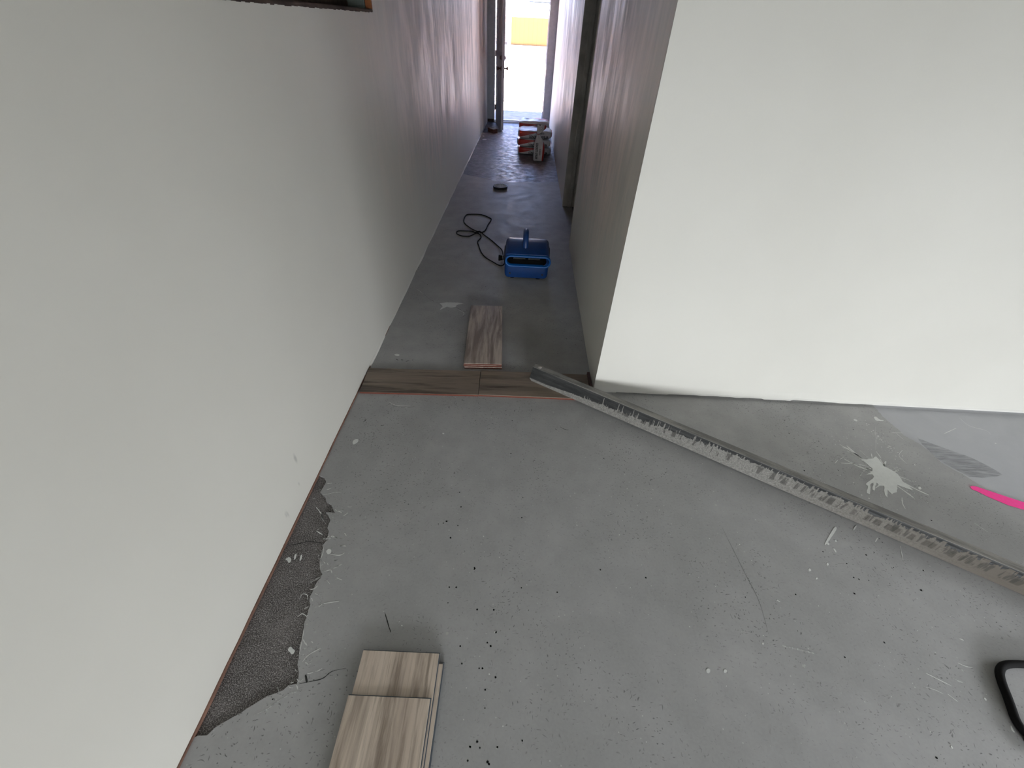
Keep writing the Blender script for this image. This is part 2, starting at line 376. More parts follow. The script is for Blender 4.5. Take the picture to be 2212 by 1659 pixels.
WHITE = [[(1.5717,1.2751),(1.5973,1.2702),(1.6299,1.2771),(1.6521,1.2919),(1.6554,1.2722),(1.6533,1.2364),(1.6724,1.2186),(1.6869,1.1946),(1.6824,1.1578),(1.6972,1.1147),(1.6699,1.1245),(1.6469,1.1377),(1.6185,1.0982),(1.5919,1.0868),(1.588,1.1105),(1.5615,1.0691),(1.558,1.0801),(1.5844,1.1277),(1.5649,1.1276),(1.5629,1.144),(1.5272,1.0997),(1.5229,1.1051),(1.5486,1.1431),(1.5273,1.1299),(1.4959,1.0806),(1.486,1.0856),(1.5135,1.1231),(1.5088,1.1316),(1.5335,1.148),(1.5565,1.1615),(1.572,1.1747),(1.5721,1.187),(1.5461,1.1852),(1.5747,1.1995),(1.592,1.2195),(1.5837,1.2477)],[(1.7305,1.1314),(1.7416,1.1333),(1.7412,1.1251),(1.7329,1.1188),(1.7254,1.1206)],[(1.6891,1.5315),(1.7011,1.5324),(1.7049,1.5223),(1.6963,1.5145),(1.6853,1.52)],[(1.8066,1.5582),(1.8195,1.5575),(1.8208,1.5366),(1.8455,1.5368),(1.8335,1.5295),(1.8025,1.5256),(1.798,1.5413)],[(1.2641,0.92),(1.2691,0.9129),(1.2454,0.8898),(1.2213,0.8695),(1.1883,0.8398),(1.1808,0.8403),(1.215,0.8738),(1.2417,0.8992)],[(1.3228,0.904),(1.3423,0.9247),(1.3559,0.9304),(1.3372,0.9122)],[(1.205,0.8272),(1.2125,0.8254),(1.2115,0.812),(1.2064,0.8103)],[(1.0744,0.7441),(1.0821,0.7433),(1.0814,0.7362),(1.0707,0.7327)],[(1.1493,0.7664),(1.1574,0.7698),(1.1569,0.7613),(1.1469,0.7578)],[(1.083,0.7107),(1.09,0.7135),(1.0897,0.7082),(1.0817,0.705)],[(0.9097,0.6292),(0.9151,0.6284),(0.9219,0.6221),(0.918,0.6219)],[(1.1955,0.8494),(1.2025,0.8489),(1.2001,0.8396),(1.1914,0.8377)],[(1.2309,0.8616),(1.237,0.8601),(1.2354,0.854),(1.2286,0.855)],[(2.2919,1.4185),(2.2994,1.419),(2.2972,1.4131),(2.2885,1.4125)],[(-0.6955,1.2116),(-0.6934,1.2217),(-0.6852,1.2295),(-0.6737,1.2274),(-0.6714,1.2133),(-0.6799,1.2014),(-0.6887,1.1959)],[(-0.6751,1.8595),(-0.6666,1.8659),(-0.6491,1.864),(-0.6423,1.8556),(-0.6484,1.8471),(-0.6657,1.849)],[(-0.5198,2.4438),(-0.474,2.4599),(-0.4016,2.4642),(-0.368,2.4548),(-0.4053,2.4318),(-0.4099,2.4077),(-0.4324,2.3976),(-0.4654,2.4051),(-0.5053,2.3578),(-0.4936,2.4069)],[(-0.3125,1.2917),(-0.3074,1.2943),(-0.3022,1.2894),(-0.3057,1.284),(-0.311,1.2858)],[(-0.6239,0.7107),(-0.6176,0.7203),(-0.6058,0.7152),(-0.6045,0.7027),(-0.6139,0.6988),(-0.6192,0.7041)],[(-0.7513,0.673),(-0.7448,0.6789),(-0.7412,0.683),(-0.7302,0.6764),(-0.7276,0.6644),(-0.7343,0.6613),(-0.7404,0.6692)],[(-0.7264,0.6923),(-0.7196,0.6955),(-0.7162,0.6789),(-0.72,0.6714)],[(-0.7051,0.6907),(-0.6999,0.6938),(-0.6951,0.6773),(-0.699,0.6661)],[(-0.6221,0.4039),(-0.6211,0.4121),(-0.6149,0.4137),(-0.609,0.4087),(-0.5996,0.4051),(-0.6006,0.3969),(-0.6062,0.3939),(-0.6136,0.4003)],[(-0.7792,0.1632),(-0.7771,0.1722),(-0.7726,0.1694),(-0.7724,0.1635)],[(-0.0172,0.4849),(-0.0125,0.4873),(-0.0089,0.484),(-0.012,0.4795),(-0.0164,0.4801)],[(-0.3081,0.4876),(-0.3058,0.49),(-0.3023,0.4875),(-0.3045,0.4847)],[(-0.0289,0.3739),(-0.0254,0.3752),(-0.0233,0.3722),(-0.0268,0.3709)],[(0.6099,0.4157),(0.6194,0.4196),(0.623,0.414),(0.6162,0.4055),(0.6087,0.4075)],[(0.6622,0.417),(0.6695,0.4186),(0.672,0.414),(0.6648,0.409),(0.6601,0.4111)],[(0.8067,0.4964),(0.8149,0.4955),(0.8073,0.4875)],[(-0.0193,0.4868),(-0.0107,0.4872),(-0.0116,0.4794),(-0.0188,0.4803)],[(1.4225,0.3219),(1.4246,0.3211),(1.4228,0.3154),(1.4217,0.3061),(1.4173,0.3077),(1.417,0.3142)],[(1.3984,0.3836),(1.404,0.3838),(1.4035,0.3777),(1.398,0.3764)],[(1.2175,0.2699),(1.221,0.2701),(1.2208,0.263),(1.2162,0.2646)],[(-0.719,7.6817),(-0.6851,7.727),(-0.6383,7.6786),(-0.6669,7.6261),(-0.7091,7.6248)],[(-0.7494,7.9584),(-0.7264,7.9741),(-0.6983,7.9324),(-0.7191,7.8933)]]
THIN = [([(1.5304,1.3071),(1.555,1.2953),(1.5812,1.2606)],0.006),([(1.5159,1.2725),(1.5338,1.2411),(1.5656,1.2177)],0.007),([(1.4955,1.1545),(1.5201,1.1835),(1.5518,1.2073)],0.008),([(1.4999,1.1578),(1.5167,1.1529),(1.541,1.1605)],0.008),([(1.6586,1.2367),(1.7145,1.2599),(1.728,1.2415),(1.7158,1.1782)],0.005),([(1.6724,1.2186),(1.7129,1.234),(1.7184,1.1967),(1.6875,1.1582)],0.01),([(1.6411,1.308),(1.6251,1.2734)],0.004),([(1.6718,1.3238),(1.67,1.2832)],0.004),([(1.549,1.1022),(1.5295,1.056),(1.5077,1.0141)],0.006),([(1.6547,1.1091),(1.6747,1.082)],0.004),([(1.6235,1.0731),(1.6068,1.0445),(1.6001,1.0172)],0.004),([(1.8275,1.45),(1.8794,1.453)],0.004),([(2.0861,1.4628),(2.1776,1.5063)],0.004),([(2.2512,1.5837),(2.2596,1.528),(2.3173,1.5011),(2.3208,1.4746)],0.0025),([(1.7681,1.4838),(1.727,1.4129),(1.6752,1.3309)],0.0015),([(1.845,1.4513),(1.8544,1.4075)],0.003),([(1.8039,1.34),(1.7636,1.303),(1.7692,1.2572)],0.003),([(1.4375,1.2377),(1.4619,1.2589)],0.003),([(1.5218,1.334),(1.5556,1.3329)],0.003),([(1.4745,1.2631),(1.4983,1.2779)],0.003),([(1.384,0.8628),(1.4036,0.8803)],0.004),([(1.4695,0.8517),(1.4436,0.7968)],0.003),([(1.838,0.9697),(1.8609,0.9314)],0.002),([(-0.6466,2.5543),(-0.5927,2.4881),(-0.5185,2.436)],0.006),([(-0.62,2.4819),(-0.5731,2.4705),(-0.5027,2.4376)],0.005),([(-0.4099,2.4077),(-0.365,2.369),(-0.3245,2.3473)],0.01),([(-0.3349,2.3813),(-0.3241,2.3248),(-0.3708,2.2659)],0.007),([(-0.3896,2.3757),(-0.3453,2.3377),(-0.3492,2.3075)],0.004),([(-0.5368,2.4025),(-0.4922,2.4228)],0.005),([(-0.7115,2.6256),(-0.6564,2.5618)],0.002),([(-0.3937,2.465),(-0.3596,2.4525)],0.004),([(-0.6038,1.4707),(-0.5688,1.4494),(-0.5141,1.4418),(-0.4512,1.4637)],0.007),([(-0.602,1.4752),(-0.5647,1.4565),(-0.4942,1.4577)],0.003),([(-0.6417,0.598),(-0.623,0.6093),(-0.6003,0.6287)],0.006),([(-0.6262,0.5788),(-0.6147,0.5819),(-0.606,0.5924)],0.004),([(-0.5785,0.5282),(-0.565,0.5383),(-0.5211,0.5478)],0.004),([(-0.597,0.4597),(-0.592,0.4364),(-0.5841,0.3958)],0.0025),([(-0.567,0.3768),(-0.5564,0.3951),(-0.5274,0.4148)],0.003),([(-0.6433,0.2507),(-0.6162,0.2636),(-0.5729,0.2985),(-0.5393,0.3107)],0.006),([(-0.6032,0.6391),(-0.5845,0.6455),(-0.5756,0.6353)],0.004),([(-0.5761,0.6513),(-0.5573,0.6659)],0.004),([(-0.6863,0.7832),(-0.6584,0.7695)],0.004),([(-0.6418,0.7554),(-0.622,0.7626),(-0.599,0.7609)],0.004),([(-0.5831,0.6781),(-0.5736,0.6815)],0.003),([(-0.6986,0.8594),(-0.683,0.8341),(-0.6634,0.8128)],0.003),([(-0.6439,0.7315),(-0.6325,0.7091),(-0.6305,0.6755),(-0.6181,0.6436)],0.002),([(-0.6479,0.5458),(-0.645,0.5629),(-0.6292,0.5614),(-0.621,0.5473)],0.003),([(-0.6314,0.4955),(-0.6208,0.5051),(-0.6028,0.497)],0.003),([(-0.6217,0.5189),(-0.61,0.5265)],0.003),([(-0.6043,0.6993),(-0.5714,0.6984),(-0.5583,0.7076)],0.004),([(-0.5833,0.7322),(-0.561,0.7317)],0.003),([(-0.7255,0.8802),(-0.696,0.8532),(-0.6806,0.8296),(-0.6664,0.8167)],0.004),([(-0.758,0.9134),(-0.7437,0.9181)],0.005),([(-0.724,0.9346),(-0.703,0.9398),(-0.6858,0.9467),(-0.6485,0.953)],0.002),([(-0.6425,0.7534),(-0.6261,0.7576),(-0.6237,0.7675),(-0.5996,0.7592)],0.004),([(-0.6442,0.8672),(-0.6169,0.8707)],0.002),([(-0.7242,0.9877),(-0.7053,0.991)],0.003),([(-0.5839,0.7315),(-0.564,0.7342)],0.003),([(-0.5853,0.678),(-0.5731,0.6802)],0.004),([(1.2715,0.4378),(1.2935,0.4258),(1.3259,0.4082)],0.003),([(1.2463,0.4023),(1.2711,0.3951),(1.2854,0.3875)],0.002),([(1.2983,0.3881),(1.3146,0.3706)],0.002),([(1.3408,0.4313),(1.3507,0.4242),(1.3666,0.4186)],0.007),([(1.3912,0.4704),(1.4083,0.4622),(1.4271,0.4597)],0.003),([(1.3831,0.4565),(1.3965,0.4471)],0.006),([(1.4495,0.5394),(1.4597,0.535)],0.003),([(0.8684,0.4905),(0.9078,0.4836),(0.9594,0.4737)],0.006)]
DARK = [([(-0.3676,0.5221),(-0.3524,0.4965),(-0.3436,0.4814)],0.004),([(-0.3436,0.4814),(-0.3336,0.4666)],0.003),([(-0.5454,0.3464),(-0.5336,0.3284)],0.006),([(-0.556,0.3244),(-0.526,0.3314),(-0.4943,0.3403),(-0.4743,0.3582),(-0.4373,0.3676)],0.0022),([(-0.7673,0.7232),(-0.7321,0.7311),(-0.703,0.741),(-0.6695,0.7406),(-0.6411,0.7388)],0.003),([(0.2255,1.371),(0.2474,1.3563),(0.2671,1.3539)],0.0022),([(-0.6825,1.337),(-0.6771,1.3508)],0.003),([(-0.6019,1.3143),(-0.586,1.3216)],0.002),([(0.2022,1.356),(0.2121,1.3491)],0.002),([(-0.6548,1.8187),(-0.6391,1.809)],0.004),([(-0.6273,1.8155),(-0.6134,1.8135)],0.004),([(-0.5973,1.8017),(-0.5797,1.812)],0.003),([(-0.5638,1.8156),(-0.5617,1.8213)],0.004),([(0.0945,1.482),(0.0916,1.4648)],0.002),([(1.234,1.3919),(1.2376,1.379)],0.002),([(1.4288,1.2034),(1.4323,1.1962)],0.003),([(0.8388,0.5213),(0.8499,0.6193),(0.8393,0.7114),(0.8276,0.8132),(0.8191,0.8873)],0.0009)]
PITS = [(1.3321,1.4943),(1.3141,1.4065),(1.4332,1.3679),(1.2773,1.187),(1.6709,0.9707),(1.1613,0.8113),(1.3535,0.8202),(1.3165,0.8079),(1.2247,0.7706),(1.3889,0.7656),(1.491,0.7604),(1.5239,0.7577),(1.2203,0.7203),(1.2358,0.7151),(1.2685,0.7129),(1.4303,0.6883),(0.9849,0.6501),(1.1907,0.6638),(-0.2237,0.8511),(-0.1994,0.7864),(-0.1001,0.6781),(-0.1552,0.6119),(-0.1773,0.6107),(-0.0787,0.5462),(-0.0255,0.548),(-0.1185,0.4401),(-0.0275,0.4447),(-0.1081,0.3953),(-0.0566,0.386),(-0.0466,0.3865),(-0.0076,0.3662),(-0.0318,0.2939),(-0.0459,0.2226),(-0.0617,0.2116),(-0.0374,0.2105),(0.0075,0.214),(-0.0155,0.1843),(-0.0108,0.1803),(-0.0658,0.1845),(-0.6104,0.2869),(-0.0386,0.4537),(-0.1743,0.5615),(-0.1924,0.981),(-0.1784,0.9152),(-0.2245,0.8505),(-0.2525,0.8379),(-0.2345,0.8424),(-0.1796,0.8361),(-0.1992,0.7855),(-0.102,0.6813),(-0.1014,0.6758),(-0.155,0.6118),(-0.1776,0.6106),(0.0611,0.6216),(0.0597,0.9718),(0.333,0.6976),(0.1799,0.6137),(0.0571,0.883),(0.4864,0.6789),(0.8088,0.6319),(1.1973,0.516),(1.0478,0.4682),(1.4335,0.6885),(1.1612,0.243),(0.0715,0.2297),(-0.0347,0.3354),(-0.0131,0.1808),(-0.0635,0.2118)]
PINK = [(1.963,1.1483),(1.9742,1.1532),(1.9919,1.1508),(2.0265,1.1331),(2.088,1.1028),(2.1332,1.0821),(2.197,1.0545),(2.1555,1.0096),(2.0995,1.0441),(2.0528,1.0617),(1.9992,1.0999),(1.9727,1.1268),(1.9595,1.1346)]
SMEAR = [(1.935,1.4294),(1.9815,1.3949),(2.0477,1.3536),(2.1063,1.3201),(2.1439,1.2762),(2.1646,1.2455),(2.1692,1.2269),(2.1208,1.2112),(2.0596,1.2041),(2.0065,1.2067),(1.9702,1.2515),(1.9408,1.2952),(1.9328,1.3421),(1.9301,1.3912)]
CORD = [(-0.1194,3.1053),(-0.1636,3.0582),(-0.2139,3.1107),(-0.2743,3.1809),(-0.3199,3.2738),(-0.356,3.4108),(-0.3725,3.498),(-0.3538,3.5934),(-0.3729,3.6656),(-0.4075,3.6826),(-0.4528,3.6117),(-0.5125,3.6035),(-0.5565,3.6296),(-0.5783,3.6699),(-0.5681,3.7155),(-0.5071,3.724),(-0.4446,3.7216),(-0.3994,3.6837),(-0.3679,3.699),(-0.332,3.7597),(-0.3184,3.9005),(-0.2988,4.0377),(-0.3158,4.0859),(-0.4031,4.1637),(-0.5156,4.1599),(-0.5507,4.1152),(-0.5526,3.988),(-0.528,3.8942),(-0.4507,3.777),(-0.3588,3.6893),(-0.266,3.5531),(-0.1982,3.4314),(-0.1565,3.313)]
HOSE = [(1.722,0.4651),(1.6507,0.4717),(1.5839,0.473),(1.5471,0.4719),(1.5229,0.4678),(1.5038,0.459),(1.4868,0.4428),(1.4728,0.4164),(1.4613,0.3868),(1.449,0.3583),(1.4397,0.3366),(1.4373,0.3176),(1.443,0.2977),(1.464,0.2701),(1.5265,0.2642)]
BRICK_PTS = [(-0.6848,8.3702),(-0.5824,8.2234),(-0.5224,8.2758)]
LVP_A = [(-0.3895,0.4131),(-0.1698,0.4073)]
LVP_B = [(-0.397,0.3018),(-0.1757,0.2997),(-0.3991,0.1533),(-0.1745,0.1629)]
LVP_C = [(-0.1571,0.3947),(-0.1632,0.1658)]
LVP_A2 = [(-0.1677,0.4074),(-0.1715,0.1638)]

# ------------------------------------------------------------------ the setting
XL, XR, YF, YE, H = -0.775, 0.408, 1.634, 9.34, 2.45
X1, Y0 = 4.3, GY
random.seed(4)
# floor: old slab below, self-levelling layer on top with its real edges, marks on it
bm = bmesh.new()
zb = -0.006
slab_poly(bm, [(XL-0.1, Y0), (1.2, Y0), (1.2, YF), (XR+0.1, YF), (XR+0.1, 4.0), (XL-0.1, 4.0)], zb, zb, 1)
slab_poly(bm, [(1.2, Y0), (X1, Y0), (X1, YF+0.1), (1.2, YF+0.1)], zb+0.002, zb+0.002, 2)
slab_poly(bm, [(XL-0.1, 4.0), (XR+0.02, 4.0), (XR+0.02, 9.42), (XL-0.1, 9.42)], zb+0.002, zb+0.002, 3)
slab_poly(bm, [(XR+0.02, 3.45), (2.6, 3.45), (2.6, 4.65), (XR+0.02, 4.65)], zb+0.002, zb+0.002, 3)
outline = [(XL-0.05, Y0), (X1, Y0), (X1, 0.2)] + [(3.2, 0.5), (2.6, 0.86)] + RIGHT_EDGE[::-1]
outline += [(1.8569, YF+0.03), (XR+0.02, YF+0.03), (XR+0.02, 3.5), (XR+0.1, 3.5), (XR+0.1, 4.56), (XR+0.02, 4.56)]
outline += HALL_EDGE + [(XL-0.05, 5.60)]
pe = PATCH[::-1]
outline += [(XL-0.05, pe[0][1]+0.02)] + pe + [(XL-0.05, pe[-1][1])]
def jag(P, keep, amp):
    o = []
    for i, (x, y) in enumerate(P):
        o.append((x, y)); x2, y2 = P[(i+1) % len(P)]
        L = math.hypot(x2-x, y2-y)
        if L < 0.25 and L > 0.012:
            n = max(1, int(L/0.012))
            for k in range(1, n):
                t = k/n; o.append((x+(x2-x)*t+random.uniform(-amp, amp), y+(y2-y)*t+random.uniform(-amp, amp)))
    return o
slab_poly(bm, jag(outline, None, 0.0036), zb-0.004, 0.0, 0)
zt = 0.0007
def blob(P, z, mi):
    try: slab_poly(bm, P, z-0.0006, z, mi)
    except ValueError: pass
def ribbon(P, wd, z, mi, taper=True):
    q = smooth_path([(x, y, 0) for x, y in P], 5); n = len(q); Lf, Rt = [], []
    for i, p in enumerate(q):
        t = (q[min(i+1, n-1)]-q[max(i-1, 0)]).normalized(); s = Vector((-t.y, t.x, 0))
        ww = wd*0.5*((0.35+0.65*math.sin(math.pi*(i+0.5)/n)) if taper else 1)*random.uniform(0.6, 1.3)
        Lf.append(p+s*ww); Rt.append(p-s*ww)
    L = [bm.verts.new((p.x, p.y, z)) for p in Lf]; Q = [bm.verts.new((p.x, p.y, z)) for p in Rt]
    for i in range(n-1): bm.faces.new([Q[i], Q[i+1], L[i+1], L[i]]).material_index = mi
def chaikin(P):
    o = []
    for i, (x, y) in enumerate(P):
        x2, y2 = P[(i+1) % len(P)]; o += [(x*0.75+x2*0.25, y*0.75+y2*0.25), (x*0.25+x2*0.75, y*0.25+y2*0.75)]
    return o
for P in WHITE:
    if len(P) <= 8: blob(chaikin(chaikin(P)), zt, 4)
    else: blob(jag(P, None, 0.0020), zt, 4)
for P, wd in THIN: ribbon(P, wd*0.85, zt*0.8, 5 if wd > 0.0045 else 4)
for P, wd in DARK: ribbon(P, wd, zt*0.6, 6)
for x, y in PITS:
    r = random.uniform(0.0016, 0.0031); slab_poly(bm, [(x+r*math.cos(a)*random.uniform(0.8, 1.2), y+r*math.sin(a)) for a in [k*math.pi/4 for k in range(8)]], zt*0.7, zt*0.7, 7)
    if random.random() < 0.5:
        r2 = r*1.7; slab_poly(bm, [(x+r2*math.cos(a), y+r2*math.sin(a)) for a in [k*math.pi/4 for k in range(8)]], zt*0.5, zt*0.5, 5)
# paint droplets round the big splash
def droplets(cx, cy, sx_, sy_, n, rmax, mi=4):
    for _ in range(n):
        x, y = random.gauss(cx, sx_), random.gauss(cy, sy_); r = random.uniform(0.0009, rmax); a0 = random.uniform(0, 3.1); e = random.uniform(0.5, 1)
        if y > YF-0.01 or x < XL+0.02: continue
        slab_poly(bm, [(x+r*(math.cos(a)*math.cos(a0)-e*math.sin(a)*math.sin(a0)), y+r*(math.cos(a)*math.sin(a0)+e*math.sin(a)*math.cos(a0))) for a in [k*math.pi/4 for k in range(8)]], zt, zt, mi)
droplets(1.75, 1.38, 0.018, 0.07, 70, 0.0035); droplets(1.61, 1.42, 0.07, 0.06, 40, 0.0022); droplets(1.42, 1.05, 0.06, 0.06, 30, 0.003)
droplets(-0.30, 2.4, 0.12, 0.12, 14, 0.003); droplets(-0.62, 0.75, 0.05, 0.16, 60, 0.0025, 5); droplets(-0.3, 6.2, 0.2, 0.5, 14, 0.012, 5)
droplets(0.4, 0.9, 0.5, 0.4, 90, 0.0022); droplets(-0.5, 7.8, 0.1, 0.4, 14, 0.014, 5)
for k in range(46):
    a = random.uniform(0, 2*math.pi); L = random.uniform(0.07, 0.13)*(1.5 if (1.8 < a < 2.9 or 4.6 < a < 6.0) else 0.8); c0 = (1.625+random.uniform(-.02, .02), 1.195+random.uniform(-.02, .02)); b = random.uniform(-0.25, 0.25)
    ribbon([(c0[0]+0.02*math.cos(a), c0[1]+0.02*math.sin(a)), (c0[0]+L*0.6*math.cos(a+b*0.4), c0[1]+L*0.6*math.sin(a+b*0.4)), (c0[0]+L*math.cos(a+b), c0[1]+L*math.sin(a+b))], random.uniform(0.003, 0.009), zt*0.9, random.choice((4, 5, 5)))
for k in range(110):     # rubbed strands of leveller along the ragged edge of the old slab
    i = random.randrange(9, len(PATCH)-4); x0, y0 = PATCH[i]; x0 += random.uniform(-0.01, 0.05); y0 += random.uniform(-0.03, 0.03); a = random.uniform(-0.9, 0.9); L = random.uniform(0.006, 0.022)
    ribbon([(x0, y0), (x0+L*0.5*math.cos(a), y0+L*0.5*math.sin(a)+random.uniform(-.003, .003)), (x0+L*math.cos(a), y0+L*math.sin(a))], random.uniform(0.0012, 0.0028), zt*0.8, random.choice((4, 5, 5, 5)))
slab_poly(bm, PINK, 0.0009, 0.0009, 8)
cx = sum(p[0] for p in PINK)/len(PINK); cy = sum(p[1] for p in PINK)/len(PINK)
slab_poly(bm, [(cx+(x-cx)*1.07, cy+(y-cy)*1.18+0.0) for x, y in PINK], 0.0005, 0.0005, 9)
slab_poly(bm, SMEAR, zb+0.003, zb+0.003, 10)
struct('floor', bm, [LEVEL, DARKSLAB, RIGHTSLAB, HALLSLAB, WHITEP, THINP, DARKM, PITM, PINKM, OVERSPRAY, SMEARM])

# left wall with the window opening
WY0, WY1, WZ0, WZ1 = 1.25, 2.685, 1.442, 2.12
T = 0.12
bm = BM((XL-T, XL, Y0, WY0, -0.006, H), (XL-T, XL, WY1, YE+0.16, -0.006, H), (XL-T, XL, WY0, WY1, -0.006, WZ0), (XL-T, XL, WY0, WY1, WZ1, H))
bmesh.ops.remove_doubles(bm, verts=bm.verts[:], dist=1e-5)
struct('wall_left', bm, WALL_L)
# reddish bottom plate strip showing under the wallboard
bm = bmesh.new(); ys = [Y0+0.01]+[i*0.06 for i in range(-42, 52)]; ys = sorted(y for y in ys if y < 3.0)
tp = []
for y in ys:
    h = 0.007*(1 if y < 1.3 else max(0.25, 1-(y-1.3)/1.6))*random.uniform(0.75, 1.1); d = 0.0038*random.uniform(0.7, 1.2)
    tp.append([bm.verts.new((XL, y, 0)), bm.verts.new((XL, y, h)), bm.verts.new((XL+d, y, h)), bm.verts.new((XL+d, y, -0.005))])
for a, b in zip(tp, tp[1:]):
    for i, j in ((0, 1), (1, 2), (2, 3)): bm.faces.new([a[i], a[j], b[j], b[i]])
bmesh.ops.recalc_face_normals(bm, faces=bm.faces[:])
struct('baseboard_left', bm, REDWOOD)
# ragged plaster crumbs along the left wall foot, beyond the planks
bm = bmesh.new(); ys = [1.74+i*0.05 for i in range(152)]; tp = []
for y in ys:
    h = max(0.002, 0.012+0.012*noise.noise((y*5, 0, 3))); d = max(0.0015, 0.006+0.008*noise.noise((y*4, 2, 0)))
    tp.append([bm.verts.new((XL+0.0005, y, h)), bm.verts.new((XL+d*0.6, y, h*0.55)), bm.verts.new((XL+d, y, -0.003))])
for a, b in zip(tp, tp[1:]):
    for i, j in ((0, 1), (1, 2)): bm.faces.new([a[i], b[i], b[j], a[j]])
struct('trim_1', bm, WALL_L)
# window set in the left wall
bm = BM((XL-T-0.02, XL-0.002, WY0+0.001, WY1-0.001, WZ0-0.002, WZ0+0.010))
for i in range(60):
    y = WY0+0.01+i*(WY1-WY0-0.03)/60; d = random.uniform(0.002, 0.007)
    box(bm, XL-0.006, XL+0.0015, y, y+0.0235, WZ0-d*0.6, WZ0+0.006)
struct('window_1', bm, DARKWOOD)
win = bpy.data.objects['window_1']
new_obj('timber_lining', BM((XL-0.030, XL-0.001, WY1-0.014, WY1-0.001, WZ0+0.010, WZ1-0.001)), ORANGE, win)
new_obj('window_jamb', BM((XL-T-0.02, XL-0.032, WY1-0.020, WY1-0.001, WZ0+0.010, WZ1-0.001), (XL-T-0.02, XL-0.032, WY0+0.001, WY0+0.02, WZ0+0.010, WZ1-0.001), (XL-T-0.02, XL-0.032, WY0+0.02, WY1-0.02, WZ1-0.02, WZ1-0.001)), GREENGREY, win, bevel=0.002)
ws = new_obj('window_sash', BM((XL-T-0.012, XL-T+0.022, WY1-0.062, WY1-0.021, WZ0+0.045, WZ1-0.022), (XL-T-0.012, XL-T+0.022, WY0+0.021, WY0+0.06, WZ0+0.045, WZ1-0.022), (XL-T-0.012, XL-T+0.022, WY0+0.06, WY1-0.062, WZ0+0.012, WZ0+0.050), (XL-T-0.012, XL-T+0.022, 1.96, 1.99, WZ0+0.05, WZ1-0.06), (XL-T-0.012, XL-T+0.022, WY0+0.06, WY1-0.062, WZ1-0.06, WZ1-0.022)), DARKWOOD, win, bevel=0.002)
new_obj('glazing_bead', BM((XL-T+0.022, XL-T+0.030, WY0+0.06, WY1-0.062, WZ0+0.050, WZ0+0.058), (XL-T+0.022, XL-T+0.030, WY1-0.075, WY1-0.067, WZ0+0.058, WZ1-0.06)), plain('cream_bead', (0.42, 0.40, 0.33)), ws)
new_obj('pane', BM((XL-T, XL-T+0.004, WY0+0.06, WY1-0.062, WZ0+0.05, WZ1-0.06)), GLASS, ws)

# corridor right wall, with a doorway
DY0, DY1, DZ = 3.50, 4.565, 2.06
bm = BM((XR, XR+T, YF+0.0, DY0, 0.002, H), (XR, XR+T, DY1, YE+0.16, -0.004, H), (XR, XR+T, DY0, DY1, DZ, H))
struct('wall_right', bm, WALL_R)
# front wall: thin wallboard with a torn lower edge over a recessed plate
bm = bmesh.new(); n = 240
rows = []
for i in range(n+1):
    x = XR+0.004+(X1-XR)*i/n
    z = 0.014+0.009*noise.noise((x*3.1, 1.7, 0))+0.004*noise.noise((x*17, 4, 1))
    if 1.28 < x < 1.42: z -= 0.006
    if x > 1.42: z += 0.003
    if x < 0.80: z = 0.006+0.002*noise.noise((x*20, 1, 1))
    z = max(0.002, z)
    k = 0.004*max(0, noise.noise((x*6, 3, 9)))
    rows.append([bm.verts.new((x, YF-0.0005, H)), bm.verts.new((x, YF-0.0005, z+0.05)), bm.verts.new((x, YF-0.002-k, z+0.012)), bm.verts.new((x, YF+0.0-k*0.5, z)), bm.verts.new((x, YF+0.014, z+0.001)), bm.verts.new((x, YF+0.014, H))])
for a, b in zip(rows, rows[1:]):
    for i in range(5): bm.faces.new([a[i], a[i+1], b[i+1], b[i]])
bmesh.ops.recalc_face_normals(bm, faces=bm.faces[:])
box(bm, XR+T, X1, YF+0.018, YF+0.13, -0.006, H)
box(bm, XR, XR+0.004, YF-0.0005, YF+0.004, 0.003, H)
struct('wall_front', bm, WALL)
# end wall round the outer door
OX0, OX1, OZ = -0.640, 0.272, 2.05
struct('wall_end', BM((XL, OX0, YE, YE+0.14, 0.045, H), (XL, OX0+0.0, YE+0.02, YE+0.14, -0.006, 0.045), (OX1, XR, YE, YE+0.14, -0.004, H), (OX0, OX1, YE, YE+0.14, OZ, H)), DOORGREY)
struct('baseboard_end', BM((XL+0.004, OX0-0.002, YE+0.004, YE+0.022, 0.0, 0.043)), DARKWOOD)
struct('trim_2', BM((OX0-0.012, OX0+0.004, YE-0.012, YE+0.0, 0.0, OZ), (OX1-0.003, OX1+0.012, YE-0.012, YE+0.0, 0.0, OZ+0.015), (OX0+0.004, OX1-0.003, YE-0.012, YE, OZ, OZ+0.015), (OX1-0.016, OX1-0.003, YE+0.05, YE+0.09, 0.045, OZ)), DOORGREY)
struct('trim_3', BM((OX0, OX1, YE-0.03, YE+0.12, -0.004, 0.018), (OX0, OX1, YE+0.0, YE+0.05, 0.018, 0.040)), [plain('aluminium_sill', (0.62, 0.62, 0.60), 0.35, 0.5, 0.6)], bevel=0.003)
# doorway jamb in the corridor
bm = BM((XR-0.004, XR+0.135, DY1-0.022, DY1+0.001, 0.004, DZ), (XR+0.052, XR+0.088, DY1-0.036, DY1-0.022, 0.004, DZ), (XR-0.004, XR+0.135, DY0-0.001, DY0+0.0, 0.0, DZ), (XR-0.004, XR+0.135, DY0, DY1-0.022, DZ-0.02, DZ+0.001))
struct('trim_4', bm, JAMB, bevel=0.002)
